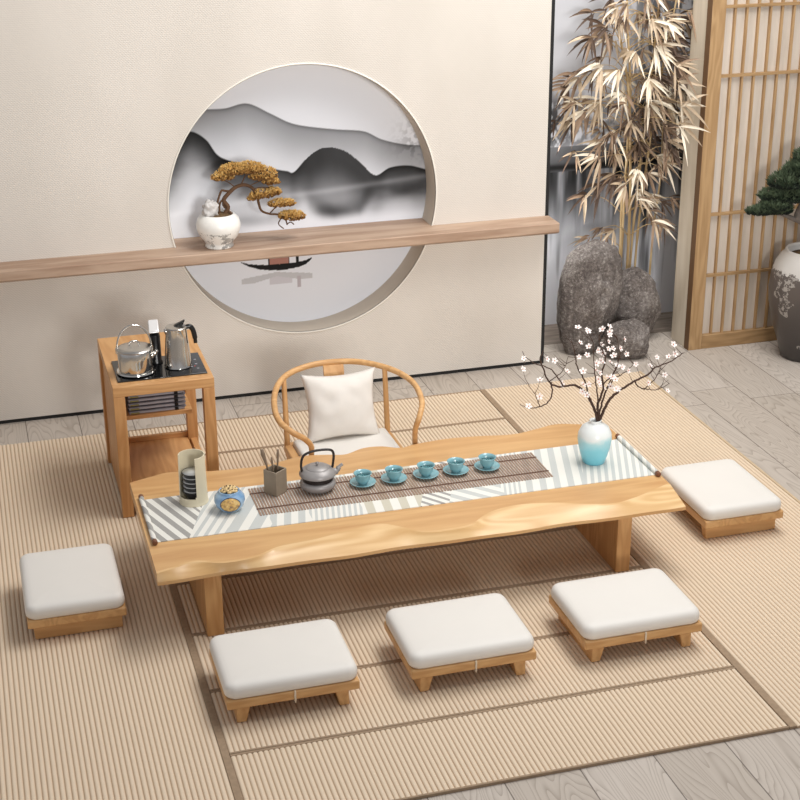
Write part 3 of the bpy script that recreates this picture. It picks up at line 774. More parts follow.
for i, p in enumerate(fpos):
    # tie the flower to the nearest branch point with a hair-thin twig
    q = min(flat, key=lambda s: (s - p).length)
    if (q - p).length > .012: MB().tube([q, (q + p) / 2 + Vector((0, 0, -.004)), p], [.0015, .001, .0007], 5).build('twig', BARK, br, smooth=True)
    if pm is None:
        pm = petals_mesh().build('blossom', PETAL, br, world=False, smooth=True)
        st = MB().lathe([(0, 0), (.0018, .001), (.0018, .004), (0, .0048)], 8).build('stamen', plain('pink_stamen', (206, 130, 110), .7), pm, world=False, smooth=True)
        o = pm
    else:
        o = pm.copy(); C.objects.link(o); s2 = st.copy(); C.objects.link(s2); s2.parent = o
    o.location = p - Vector(br.location)
    o.rotation_euler = (rnd(.3, 1.3), rnd(-.5, .5), rnd(-.6, .8)); sc = rnd(1.1, 1.6); o.scale = (sc, sc, sc)

# ------------------------------------------------------------------ horseshoe armchair
t = thing('armchair', 'low legless-looking horseshoe-back wooden armchair with a white seat pad behind the tea table', 'chair', (1.61, 6.45, 0))
t['label'] = 'low light wood armchair with a curved horseshoe back behind the tea table'
rail = [(1.380, 6.256, .235), (1.380, 6.256, .30), (1.377, 6.242, .36), (1.341, 6.225, .41), (1.285, 6.224, .45), (1.243, 6.315, .478), (1.258, 6.485, .50), (1.311, 6.643, .52), (1.40, 6.765, .528), (1.536, 6.82, .537), (1.685, 6.81, .540), (1.798, 6.750, .538), (1.897, 6.633, .530), (1.944, 6.476, .52), (1.935, 6.310, .495), (1.896, 6.215, .46), (1.876, 6.220, .39), (1.882, 6.247, .30), (1.882, 6.247, .235)]
P3 = spline(rail, 6); n = len(P3)
m = MB(); m.tube(P3, [.0125 + .0025 * math.sin(PI * i / (n - 1)) for i in range(n)], 14); m.build('arm_rail', W_X, t, smooth=True)
for a, b in (((1.347, 6.64, .16), (1.352, 6.70, .520)), ((1.866, 6.665, .16), (1.858, 6.685, .532))):
    m = MB(); m.tube([a, tuple((a[i] + b[i]) / 2 for i in range(3)), b], [.0145, .0135, .0125], 14); m.build('back_post', W_Z, t, smooth='auto')
# splat
m = MB(); sp = spline([(1.622, 6.70, .20), (1.618, 6.735, .32), (1.622, 6.77, .44), (1.626, 6.805, .530)], 6)
hw = .052
for i, p in enumerate(sp): m.v += [(p.x - hw, p.y - .006, p.z), (p.x + hw, p.y - .006, p.z), (p.x + hw, p.y + .006, p.z), (p.x - hw, p.y + .006, p.z)]
m.f += [(i * 4 + k, i * 4 + (k + 1) % 4, i * 4 + 4 + (k + 1) % 4, i * 4 + 4 + k) for i in range(len(sp) - 1) for k in range(4)] + [(3, 2, 1, 0), tuple(len(sp) * 4 - 4 + k for k in range(4))]
m.build('back_splat', W_Z, t, bevel=.002)
# seat frame (slightly skewed to the room like the chair in the photo)
def quadbox(m, x0, x1, y0, y1, z0, z1):
    q = lambda x, y: (x + (6.65 - y) * 0.02, y + (x - 1.6) * .045)
    b = [q(x0, y0), q(x1, y0), q(x1, y1), q(x0, y1)]
    return m.hexa([(*p, z0) for p in b], [(*p, z1) for p in b])
for nm, a in (('front_rail', (1.335, 1.875, 6.225, 6.265)), ('rear_rail', (1.335, 1.875, 6.64, 6.685)), ('side_rail', (1.330, 1.372, 6.265, 6.64)), ('side_rail', (1.838, 1.880, 6.265, 6.64))):
    quadbox(MB(), *a, .150, .200).build(nm, W_X if 'side' not in nm else W_Y, t, bevel=.006)
for x, y in ((1.36, 6.25), (1.85, 6.25), (1.36, 6.655), (1.85, 6.67)):
    m = MB(); m.tube([(x, y, 0), (x, y, .08), (x, y, .155)], [.014, .016, .018], 12); m.build('leg', W_Z, t, smooth='auto')
m = MB()
quadbox(m, 1.376, 1.836, 6.262, 6.645, .165, .172)
m.build('seat_board', W_X, t)
m = MB(); quadbox(m, 1.372, 1.852, 6.262, 6.648, .173, .228); o = m.build('seat_pad', CUSHION, t, bevel=.018, seg=4)

def superpillow(name, w, d, h, mat, parent, n=26, pinch=.5, wr=0.0, ex=.45):
    m = MB(); vs = []; idx = {}
    for s in (1, -1):
        for j in range(n + 1):
            for i in range(n + 1):
                u = -1 + 2 * i / n; v = -1 + 2 * j / n
                prof = max(0, (1 - u * u)) ** ex * max(0, (1 - v * v)) ** ex
                # sides curve inward between corners
                x = u * w / 2 * (1 - .07 * pinch * (1 - v * v)); y = v * d / 2 * (1 - .07 * pinch * (1 - u * u))
                z = s * h / 2 * prof
                if wr: z += s * prof * wr * (mn.noise(Vector((u * 2.2, v * 2.2, s))) + .6 * math.sin(6 * (abs(u) + abs(v)) * 1.5) * (1 - prof))
                if s == -1 and (i in (0, n) or j in (0, n)): idx[(s, j, i)] = idx[(1, j, i)]; continue
                idx[(s, j, i)] = len(m.v); m.v.append((x, y, z))
    for s in (1, -1):
        for j in range(n):
            for i in range(n):
                q = (idx[s, j, i], idx[s, j, i + 1], idx[s, j + 1, i + 1], idx[s, j + 1, i])
                m.f.append(q if s == 1 else q[::-1])
    return m.build(name, mat, parent, smooth=True, world=False)
pl = superpillow('throw_pillow', .385, .345, .14, LINEN, None, 30, 1.9, .012)
tag(pl, 'square off-white throw pillow leaning against the back of the armchair', 'pillow')
pl.location = (1.618, 6.630, .380)
pl.rotation_euler = (math.radians(72), math.radians(1.5), math.radians(3))

# ------------------------------------------------------------------ floor stools
def make_stool():
    t = thing('floor_stool', 'x', 'stool', (0, 0, 0), group='low cushioned floor stools')
    # frame board and two slab legs running front to back
    MB().box(-.250, .252, -.199, .195, .070, .108).build('frame_board', W_X, t, bevel=.006)
    for s in (-1, 1):
        m = MB()
        b = [(s * .214, -.182), (s * .178, -.182), (s * .178, .170), (s * .214, .170)]
        tp = [(s * .212, -.184), (s * .160, -.184), (s * .160, .176), (s * .212, .176)]
        if s > 0: b = b[::-1]; tp = tp[::-1]
        m.hexa([(*p, 0) for p in b], [(*p, .071) for p in tp]); m.build('slab_leg', W_Y, t, bevel=.003)
    # puffed cushion: rounded box
    m = MB(); n = 22; W2, D2 = .252, .198; z0, z1 = .108, .168
    def ring(inset, z, bul=0):
        out = []; r = .045
        for cx, cy, a0 in ((1, 1, 0), (-1, 1, 90), (-1, -1, 180), (1, -1, 270)):
            for k in range(7):
                a = math.radians(a0 + 15 * k)
                out.append((cx * (W2 - r) + (r - inset) * math.cos(a), cy * (D2 - r) + (r - inset) * math.sin(a), z))
        return out
    prof = [(.008, z0), (.001, z0 + .008), (-.001, z0 + .022), (0, z0 + .034), (.004, z0 + .045), (.012, z0 + .053), (.022, z0 + .057), (.036, z0 + .0595)]
    rs = [ring(a, z) for a, z in prof]; K = 28
    for r_ in rs: m.v += r_
    for i in range(len(rs) - 1):
        for k in range(K): m.f.append((i * K + k, i * K + (k + 1) % K, (i + 1) * K + (k + 1) % K, (i + 1) * K + k))
    m.f.append(tuple(range(K))[::-1])
    # domed top in shrinking rings
    base = rs[-1]; prev = (len(rs) - 1) * K
    for q, dz in ((.88, .0012), (.7, .0028), (.5, .0042), (.25, .005)):
        st_ = len(m.v); m.v += [(x * q, y * q, z0 + .0595 + dz) for x, y, z in base]
        for k in range(K): m.f.append((prev + k, prev + (k + 1) % K, st_ + (k + 1) % K, st_ + k))
        prev = st_
    m.f.append(tuple(prev + k for k in range(K)))
    m.build('cushion', CUSHION, t, smooth='auto', angle=60)
    m = MB()
    m.tube([(.004, -.199, .112), (.004, -.2035, .106), (.004, -.2035, .068), (.004, -.194, .064), (.004, -.18, .068)], .0034, 8)
    m.tube([(.004, -.200, .112), (.0015, -.2035, .090), (.004, -.204, .062)], .0026, 8)
    m.build('tie_cord', STRING, t, smooth=True)
    return t
s0 = make_stool()
s0.location = (.932, 4.846, 0); s0['label'] = 'off-white cushioned floor stool in the front row, leftmost, beside the left table leg'
dup(s0, (1.637, 4.846, 0), label='off-white cushioned floor stool in the middle of the front row of three')
dup(s0, (2.343, 4.850, 0), label='off-white cushioned floor stool in the front row, rightmost, beside the right table leg')
dup(s0, (.213, 5.692, 0), PI / 2, label='off-white cushioned floor stool alone on the long mat left of the table')
dup(s0, (3.209, 5.698, 0), PI / 2, label='off-white cushioned floor stool at the right end of the table by the plank floor')

# ------------------------------------------------------------------ side cabinet
CX0, CX1, CY0, CY1, CZ = .512, .979, 6.476, 7.175, .66
t = thing('side_cabinet', 'narrow open-sided light wood tea cabinet standing left behind the table', 'cabinet', ((CX0 + CX1) / 2, (CY0 + CY1) / 2, 0))
LG = .053
MB().box(CX0, CX1, CY0 + .034, CY1, CZ - .048, CZ).build('top_board', W_CY, t, bevel=.002)
MB().box(CX0, CX1, CY0, CY0 + .0338, CZ - .048, CZ).build('front_rail', W_CX, t, bevel=.003)
for x in (CX0, CX1 - LG):
    for y in (CY0, CY1 - LG): MB().box(x, x + LG, y, y + LG, 0, CZ - .048).build('leg', W_CZ, t, bevel=.003)
MB().box(CX0 + .012, CX0 + LG - .012, CY0 + LG, CY1 - LG, .02, CZ - .048).build('side_panel', W_CZ, t)
MB().box(CX0 + LG, CX1 - LG, CY0 + .002, CY1 - .004, .055, .09).build('bottom_board', W_CY, t, bevel=.003)
MB().box(CX1 - LG + .01, CX1 - .012, CY0 + LG, CY1 - LG, .055, .09).build('side_rail', W_CY, t, bevel=.003)
MB().box(CX0 + LG - .012, CX1 - LG, 6.90, CY1 - .004, .318, .340).build('shelf', W_CX, t, bevel=.002)
MB().box(CX0 + LG, CX1 - LG, CY1 - .03, CY1 - .006, .09, .115).build('rear_rail', W_CX, t, bevel=.002)
# trays on the inner shelf
TRAY_EDGE = plain('dark_tray_edge', (112, 110, 117), .5, 0, .2)
TRAY_Y = plain('olive_tray_tab', (150, 142, 80), .6)
for k in range(5):
    z = .340 + .0212 * k
    o = thing('flat_box', ['lowest dark grey flat box on the cabinet shelf', 'second dark grey flat box from the bottom on the cabinet shelf', 'middle dark grey flat box in the cabinet shelf stack', 'fourth dark grey flat box up in the cabinet shelf stack', 'topmost dark grey flat box in the stack on the cabinet shelf'][k], 'box', (.75, 7.0, z), group='flat boxes stacked on the cabinet shelf')
    MB().box(.618, .892, 6.915, 7.09, z, z + .013).build('tray', DARKGREY, o, bevel=.003)
    MB().box(.612, .898, 6.91, 7.095, z + .013, z + .0185).build('lid', TRAY_EDGE, o, bevel=.002)
    MB().box(.626, .668, 6.9085, 6.913, z + .004, z + .009).build('side_tab', TRAY_Y, o)
    MB().box(.842, .860, 6.907, 6.913, z + .002, z + .018).build('clasp', BLACKPL, o)
# induction hob
hob = thing('induction_hob', 'black glass induction hob set on top of the side cabinet', 'hob', (.75, 6.68, CZ))
MB().box(.543, .958, 6.535, 6.815, CZ, CZ + .007).build('glass_plate', GLASSBLACK, hob, bevel=.002)
for k, (x, y) in enumerate(((.925, 6.60), (.925, 6.66), (.928, 6.72), (.90, 6.63), (.90, 6.69))):
    MB().lathe([(.004, 0), (.006, 0), (.006, .0004), (.004, .0004)], 16, (x, y, CZ + .0071)).build('touch_key', plain('grey_print_%d' % k, (150, 150, 155), .4) if k == 0 else bpy.data.materials['grey_print_0'], hob)
RED = plain('red_indicator', (200, 50, 44), .4)
MB().box(.912, .918, 6.63, 6.636, CZ + .0071, CZ + .0076).build('indicator', RED, hob)
ZT = CZ + .0075
# steel kettle (left)
KP = (.640, 6.640, ZT)
k_ = thing('kettle', 'round polished steel kettle with a tall hoop handle on the left of the hob', 'kettle', KP)
MB().lathe([(0, 0), (.070, 0), (.084, .002), (.090, .006), (.088, .012), (.078, .012), (0, .011)], 48, KP).build('base_ring', STEEL, k_, smooth='auto')
MB().lathe([(.074, .010), (.078, .014), (.080, .07), (.080, .108), (.078, .114), (.072, .114)], 56, KP).build('body', STEEL, k_, smooth='auto')
lid = MB().lathe([(.083, .112), (.085, .116), (.082, .120), (.064, .126), (.03, .130), (0, .131)], 56, KP).build('lid', STEELB, k_, smooth='auto')
m = MB(); m.tube(spline([(KP[0] - .022, KP[1], KP[2] + .122), (KP[0] - .022, KP[1], KP[2] + .142), (KP[0] - .010, KP[1], KP[2] + .152), (KP[0] + .010, KP[1], KP[2] + .152), (KP[0] + .022, KP[1], KP[2] + .142), (KP[0] + .022, KP[1], KP[2] + .122)], 5), .0035, 10)
m.build('lid_grip', STEEL, lid, smooth=True)
m = MB(); m.tube(spline([(KP[0] + .072, KP[1] - .01, KP[2] + .072), (KP[0] + .090, KP[1] - .012, KP[2] + .086), (KP[0] + .102, KP[1] - .014, KP[2] + .100)], 5), [.015] * 3 + [.012] * 4 + [.009] * 4, 14)
m.build('spout', STEEL, k_, smooth=True)
m = MB(); m.tube([(KP[0] + .080 * math.cos(a), KP[1], KP[2] + .118 + .112 * math.sin(a)) for a in [PI * i / 24 for i in range(25)]], .004, 10)
m.build('hoop_handle', STEEL, k_, smooth=True)
for s in (-1, 1): MB().tube([(KP[0] + s * .080, KP[1], KP[2] + .098), (KP[0] + s * .081, KP[1], KP[2] + .126)], .007, 10).build('handle_bracket', STEEL, k_, smooth='auto')
# black water dispenser with silver head
DP = (.748, 6.735, CZ + .0075)
d_ = thing('water_dispenser', 'slim black water dispenser column with a silver head standing between kettle and jug', 'water dispenser', DP)
MB().lathe([(0, 0), (.030, 0), (.030, .006), (.026, .012), (.025, .135), (.024, .141), (0, .143)], 36, DP).build('column', BLACKPL, d_, smooth='auto')
m = MB(); m.tube([(DP[0], DP[1] + .010, DP[2] + .140), (DP[0] - .003, DP[1] + .002, DP[2] + .168), (DP[0] - .006, DP[1] - .016, DP[2] + .186)], [.022, .023, .020], 20); m.build('neck', BLACKPL, d_, smooth='auto')
MB().hexa([(DP[0] - .033, DP[1] - .060, DP[2] + .166), (DP[0] + .017, DP[1] - .060, DP[2] + .166), (DP[0] + .023, DP[1] + .012, DP[2] + .188), (DP[0] - .027, DP[1] + .012, DP[2] + .188)],
          [(DP[0] - .031, DP[1] - .056, DP[2] + .176), (DP[0] + .015, DP[1] - .056, DP[2] + .176), (DP[0] + .021, DP[1] + .012, DP[2] + .212), (DP[0] - .025, DP[1] + .012, DP[2] + .212)]).build('head', plain('silver_white_head', (232, 230, 228), .25, .3), d_, bevel=.006, seg=3)
# steel jug (right)
GP = (.841, 6.660, ZT)
g_ = thing('steel_jug', 'tall tapered stainless steel jug with black handle and lid lever on the hob', 'jug', GP)
MB().lathe([(0, 0), (.062, 0), (.065, .004), (.063, .012), (.059, .07), (.052, .14), (.049, .185), (.050, .190), (.046, .190)], 56, GP).build('body', STEEL, g_, smooth='auto')
lid = MB().lathe([(.049, .188), (.0505, .192), (.047, .196), (.02, .199), (0, .200)], 48, GP).build('lid', STEELB, g_, smooth='auto')
MB().hexa([(GP[0] - .012, GP[1] - .018, GP[2] + .198), (GP[0] + .030, GP[1] - .012, GP[2] + .198), (GP[0] + .030, GP[1] + .014, GP[2] + .198), (GP[0] - .012, GP[1] + .014, GP[2] + .198)],
          [(GP[0] - .002, GP[1] - .012, GP[2] + .206), (GP[0] + .044, GP[1] - .010, GP[2] + .226), (GP[0] + .044, GP[1] + .012, GP[2] + .226), (GP[0] - .002, GP[1] + .012, GP[2] + .206)]).build('lid_lever', BLACKPL, lid, bevel=.005, seg=3)
m = MB(); m.tube(spline([(GP[0] + .040, GP[1], GP[2] + .185), (GP[0] + .062, GP[1] + .002, GP[2] + .190), (GP[0] + .078, GP[1] + .003, GP[2] + .172), (GP[0] + .086, GP[1] + .003, GP[2] + .135), (GP[0] + .088, GP[1] + .003, GP[2] + .105)], 6), [.011] * 6 + [.012] * 14 + [.009] * 5, 14)
m.build('handle', BLACKPL, g_, smooth=True)
m = MB(); m.tube([(GP[0] - .040, GP[1] - .006, GP[2] + .165), (GP[0] - .050, GP[1] - .008, GP[2] + .182), (GP[0] - .055, GP[1] - .008, GP[2] + .190)], [.012, .009, .006], 12); m.build('spout', STEEL, g_, smooth=True)

# ------------------------------------------------------------------ long shelf
t = thing('floating_shelf', 'long walnut floating shelf crossing the round wall niche', 'shelf', (.6, 7.74, .84))
SY0 = 7.662
def shelfpiece(m, x0, x1, y1, chamf=True):
    pr = [(SY0 + .018, .836), (SY0, .848), (SY0, .896), (SY0 + .004, .900), (y1, .900), (y1, .836)]
    n = len(m.v); m.v += [(x0, y, z) for y, z in pr] + [(x1, y, z) for y, z in pr]
    K = 6; m.f += [(n + k, n + (k + 1) % K, n + K + (k + 1) % K, n + K + k) for k in range(K)] + [tuple(n + k for k in range(K))[::-1], tuple(n + K + k for k in range(K))]
    return m
shelfpiece(MB(), -1.6, 3.166, WY - .0005).build('plank', W_SHELF, t, bevel=.002)
dxn = math.sqrt(NR ** 2 - (.9 - NZ) ** 2) - .004
MB().box(NX - dxn, NX + dxn, WY - .0004, WY + ND - .002, .838, .8995).build('niche_plank', W_SHELF, t)

# ------------------------------------------------------------------ needle tufts
def tufts(pads, nper, L, wd, mats, name, parent, seed=3, flat=.45):
    random.seed(seed)
    ms = [MB() for _ in mats]
    for (cx, cy, cz, rx, ry, rz) in pads:
        for k in range(int(nper * rx * max(ry, .02) * 1e3)):
            while True:
                u = Vector((rnd(-1, 1), rnd(-1, 1), rnd(-1, 1)))
                if .25 < u.length < 1: break
            if rnd(0, 1) < .45: u = u.normalized() * rnd(.85, 1)
            c = Vector((cx + u.x * rx, cy + u.y * ry, cz + abs(u.z) ** .9 * (rz if u.z > 0 else -rz * .35)))
            k_ = 0 if u.z > .25 + rnd(-.3, .3) else (1 if u.z > -.1 else 2)  # pale needles on pad tops, dark ones below: light and shade by colour
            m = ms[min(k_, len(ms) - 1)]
            d0 = Vector((u.x * .5, u.y * .5, .7)).normalized()
            for j in range(5):
                d = (d0 + Vector((rnd(-.8, .8), rnd(-.8, .8), rnd(-.4, .6)))).normalized()
                sd = d.orthogonal().normalized() * wd
                sd.rotate(Matrix.Rotation(rnd(0, 6.28), 3, d))
                ln = L * rnd(.7, 1.2)
                m.add([c - sd * .6, c + sd * .6, c + d * ln * .6 + sd, c + d * ln, c + d * ln * .6 - sd], [(0, 1, 2, 3, 4)])
    for m, mt in zip(ms, mats):
        if m.v: m.build(name, mt, parent)
YB = 7.79
bp = (1.247, YB - .002, .900)
t = thing('yellow_bonsai', 'small golden-leaved bonsai trailing right from a round white pot on the shelf', 'bonsai', bp)
t_ = NT('white_pot_ink_glaze', .35, 0, .5)
s_ = t_.n('ShaderNodeSeparateXYZ'); cc = t_.coord(); t_.link(cc, s_.inputs[0])
f = t_.noise(t_.coord((1, 1, 1.6)), 13, 5, .7); zz = t_.M('MULTIPLY', s_.outputs[2], 1 / .2)
msk = t_.M('MULTIPLY', t_.M('GREATER_THAN', f, .53), t_.M('LESS_THAN', t_.M('ADD', zz, t_.M('MULTIPLY', f, .6)), .80))
f9 = t_.noise(t_.coord((1, 1, 2)), 40, 4, .7)
t_.color(t_.mix(t_.M('MULTIPLY', msk, t_.M('MULTIPLY_ADD', f9, .9, .1)), lin((240, 238, 232)), lin((62, 60, 60))))
POTW = t_.m
MB().lathe([(0, 0), (.074, 0), (.078, .005), (.072, .018), (.078, .030), (.102, .060), (.117, .100), (.119, .125), (.111, .155), (.092, .176), (.084, .182), (.080, .180), (.080, .170), (0, .168)], 56, bp).build('pot', POTW, t, smooth=True)
SOIL = plain('brown_moss_soil', (118, 92, 60), .95, 0, .4, 90, .5)
m = MB(); m.lathe([(.0795, .168), (.06, .176), (.03, .180), (0, .181)], 36, bp); m.build('soil', SOIL, t, smooth=True)
def rock(name, c, rx, ry, rz, mat, parent=None, seed=0, sub=4, amp=.18, freq=1.6, holes=(), shape=None):
    bm = bmesh.new(); bmesh.ops.create_icosphere(bm, subdivisions=sub, radius=1)
    for v in bm.verts:
        d = v.co.normalized()
        q = 1 + amp * mn.noise(d * freq + Vector((seed * 3.1, seed, 0))) + amp * .35 * mn.noise(d * freq * 3.1 + Vector((seed, 5, 0))) + amp * .14 * mn.noise(d * freq * 8 + Vector((seed, 9, 2)))
        for hd, hw_, hdp in holes:
            a = (d - Vector(hd).normalized()).length; q -= hdp * math.exp(-(a / hw_) ** 2)
        e = [math.copysign(abs(x) ** .85, x) for x in d]
        v.co = Vector((e[0] * rx * q, e[1] * ry * q, e[2] * rz * q))
        if shape: v.co = shape(v.co)
    zmin = min(v.co.z for v in bm.verts)
    off = WLOC(parent) if parent else Vector((0, 0, 0))
    me = bpy.data.meshes.new(name); bm.to_mesh(me); bm.free()
    me.polygons.foreach_set('use_smooth', [True] * len(me.polygons)); me.materials.append(mat)
    o = bpy.data.objects.new(name, me); C.objects.link(o); o.parent = parent; o.location = Vector(c) - off
    return o
WROCK = plain('white_stone', (214, 210, 206), .8, 0, .3, 40, .4)
rock('stone', (bp[0] - .042, bp[1] - .015, bp[2] + .206), .042, .036, .050, WROCK, t, 5, 4, .35, 2.4)
BT = plain('bonsai_trunk_brown', (104, 74, 50), .85, 0, .3, 60, .3)
def XZ(x, z, dy=0): return (1.247 + (x - 1.262) * .945, YB + dy, z)
m = MB()
m.tube(spline([XZ(1.30, 1.07), XZ(1.322, 1.11), XZ(1.300, 1.15), XZ(1.330, 1.185), XZ(1.37, 1.215), XZ(1.42, 1.225), XZ(1.465, 1.205), XZ(1.492, 1.160), XZ(1.50, 1.115), XZ(1.515, 1.075), XZ(1.56, 1.055), XZ(1.62, 1.045), XZ(1.65, 1.02), XZ(1.66, .985)], 5), [.013 - .0095 * i / 65 for i in range(66)], 9)
for P_ in ([XZ(1.25, 1.09, -.02), XZ(1.262, 1.15, -.02), XZ(1.285, 1.205, -.02), XZ(1.31, 1.20, 0), XZ(1.34, 1.195)], [XZ(1.275, 1.07), XZ(1.275, 1.13), XZ(1.31, 1.165), XZ(1.345, 1.195)],
           [XZ(1.345, 1.07, -.02), XZ(1.315, 1.10), XZ(1.295, 1.13), XZ(1.32, 1.17)]):
    m.tube(spline(P_, 5), .006, 8)
for P_ in ([XZ(1.37, 1.215), XZ(1.33, 1.245), XZ(1.29, 1.265)], [XZ(1.40, 1.22), XZ(1.42, 1.26), XZ(1.44, 1.285)], [XZ(1.45, 1.215), XZ(1.50, 1.235), XZ(1.54, 1.25)], [XZ(1.492, 1.15), XZ(1.54, 1.17), XZ(1.58, 1.175)],
           [XZ(1.47, 1.20), XZ(1.52, 1.205), XZ(1.60, 1.195)], [XZ(1.56, 1.055), XZ(1.585, 1.08), XZ(1.62, 1.10)], [XZ(1.62, 1.045), XZ(1.66, 1.03), XZ(1.70, 1.02)], [XZ(1.66, .99), XZ(1.68, 1.0), XZ(1.70, .985)], [XZ(1.63, 1.03), XZ(1.61, .995), XZ(1.64, .965)]):
    m.tube(spline([Vector(p) + Vector((0, rnd(-.01, .01), 0)) for p in P_], 4), .0032, 6)
m.build('trunk', BT, t, smooth=True)
Gd = [plain('gold_needles_lit', (232, 192, 116), .8, 0, .2, 50), plain('gold_needles_mid', (200, 154, 84), .8, 0, .2, 50), plain('gold_needles_shaded', (140, 100, 52), .8, 0, .2, 50)]
pads = [(1.30, YB, 1.268, .060, .045, .030), (1.37, YB, 1.298, .085, .055, .040), (1.45, YB, 1.300, .085, .055, .040), (1.53, YB, 1.262, .075, .055, .048), (1.575, YB, 1.225, .045, .045, .030),
        (1.52, YB - .01, 1.158, .065, .045, .030), (1.58, YB - .01, 1.168, .045, .040, .028), (1.47, YB - .01, 1.145, .035, .035, .015),
        (1.62, YB, 1.100, .060, .045, .026), (1.67, YB, 1.098, .040, .035, .022), (1.70, YB, 1.020, .062, .045, .034), (1.665, YB, 1.03, .050, .040, .026)]
pads = [(1.247 + (a - 1.262) * .945, b, c, d * 1.02, e, f * 1.15) for a, b, c, d, e, f in pads]
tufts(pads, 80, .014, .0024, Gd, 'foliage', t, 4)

# ------------------------------------------------------------------ three river rocks
def lean(k, kk=0):
    def f(c): return Vector((c.x + k * c.z + kk * c.z * c.z, c.y, c.z))
    return f
o = rock('river_rock', (3.492, 7.975, .318), .180, .145, .348, ROCKM, None, 6, 5, .13, 1.6, holes=[((.22, -1, .12), .12, .34), ((.24, -1, .52), .13, .24), ((-.28, -1, .55), .2, .10), ((-.1, -1, -.3), .25, .10)], shape=lambda c: Vector((c.x * (1 + .30 * c.z) + .10 * c.z, c.y, c.z)))
tag(o, 'tallest grey rock standing upright against the lake painting', 'rock', 'grey rocks on the plank floor')
o = rock('river_rock', (3.848, 8.095, .205), .165, .12, .228, ROCKM, None, 4, 5, .13, 1.6, shape=lean(-.06))
tag(o, 'medium grey rock at the foot of the bamboo, right of the tallest rock', 'rock', 'grey rocks on the plank floor')
o = rock('river_rock', (3.682, 7.800, .098), .136, .10, .120, ROCKM, None, 9, 5, .2, 1.4)
tag(o, 'smallest grey rock lying in front of the two larger rocks', 'rock', 'grey rocks on the plank floor')

# ------------------------------------------------------------------ dried bamboo
BY = 8.27
t = thing('dried_bamboo', 'tall dried beige bamboo with drooping narrow leaves behind the grey rocks', 'bamboo plant', (3.88, BY, FZ))
CULM = wood('dried_bamboo_cane', (210, 184, 140), (166, 136, 92), 'Z', .5, 1.5)
culms = [[(3.84, BY, FZ), (3.835, BY, .6), (3.84, BY, 1.1), (3.84, BY, 1.5), (3.80, BY, 1.9), (3.77, BY, 2.35)],
         [(3.87, BY - .02, FZ), (3.872, BY - .02, .6), (3.86, BY - .02, 1.0), (3.82, BY - .02, 1.5), (3.74, BY - .02, 1.85), (3.70, BY - .02, 2.0)],
         [(3.90, BY + .02, FZ), (3.92, BY + .02, .7), (3.96, BY + .02, 1.3), (4.00, BY + .02, 1.9), (4.0, BY + .02, 2.3)],
         [(3.93, BY, FZ), (3.94, BY, .6), (3.98, BY, 1.1), (4.04, BY, 1.6), (4.12, BY, 2.1), (4.15, BY, 2.35)],
         [(4.02, BY - .03, FZ), (4.03, BY - .03, .6), (4.06, BY - .03, 1.0), (4.05, BY - .03, 1.35)],
         [(3.82, BY - .04, FZ), (3.81, BY - .04, .5), (3.80, BY - .04, .9)]]
for cl in culms:
    P3 = spline(cl, 10); m = MB(); rr = []; n = len(P3)
    rb = .0105 if cl[0][0] < 3.9 else .008
    P4 = []; acc = 0
    for i, p in enumerate(P3):
        P4.append(p); rr.append(rb * (1 - .45 * i / n) * (1.28 if i % 5 == 0 else .95))
    m.tube(P4, rr, 10); m.build('cane', CULM, t, smooth=True)
LM = [plain('dried_leaf_cream', (240, 228, 206), .5, 0, .12, 30), plain('dried_leaf_beige', (196, 174, 146), .55, 0, .2, 30), plain('dried_leaf_brown', (146, 120, 96), .6, 0, .25, 30), plain('dried_leaf_dark', (92, 72, 58), .65, 0, .3, 30)]
LB = [MB() for _ in LM]; TW = MB()
random.seed(21)
def leaf(m, p, d, L, w_):
    d = d.normalized(); view = Vector((-.45, -.85, .35)).normalized()
    sd = d.cross(view); sd = sd.normalized() if sd.length > .1 else d.orthogonal().normalized()
    sd.rotate(Matrix.Rotation(rnd(-.7, .7), 3, d))
    up = sd.cross(d)
    vs = []; n = 5
    for i in range(n + 1):
        u = i / n; c = p + d * L * u + Vector((0, 0, -1)) * (L * .30 * u * u) 
        hw = w_ * [.10, .75, 1, .85, .5, 0.02][i]
        vs += [c - sd * hw + up * hw * .25, c, c + sd * hw + up * hw * .25]
    fs = []
    for i in range(n): fs += [(i * 3, i * 3 + 1, i * 3 + 4, i * 3 + 3), (i * 3 + 1, i * 3 + 2, i * 3 + 5, i * 3 + 4)]
    m.add(vs, fs)
def cane_point(z):
    c = random.choice(culms[:4]); P3 = spline(c, 8); return min(P3, key=lambda p: abs(p.z - z))
def cluster(x, z, dirx, n, L, tone, y=None, bend=0):
    y = BY - rnd(.0, .22) if y is None else y
    p = Vector((x, y, z))
    src = cane_point(z - .02 - abs(x - 3.85) * .35)
    if abs(x - src.x) > .02: TW.tube(spline([src, (src + p) / 2 + Vector((0, 0, .04)), p], 4), [.003] * 5 + [.0018] * 4, 5)
    base = Vector((dirx * 1.25, -.35, -.22)).normalized()
    for k in range(n):
        a = (k / (n - 1) - .5) * 2.5 + rnd(-.15, .15)
        d = base.copy(); d.rotate(Matrix.Rotation(a, 3, Vector((.25, 1, -.15)).normalized())); d.y += rnd(-.5, .3)
        if d.z > .25: d.z *= .4
        ti = min(3, max(0, tone + random.choice((-1, 0, 0, 1, 1))))
        leaf(LB[ti], p + Vector((rnd(-.012, .012), rnd(-.02, .02), rnd(-.012, .012))), d, L * rnd(.5, .98), L * .045 * rnd(.8, 1.25))
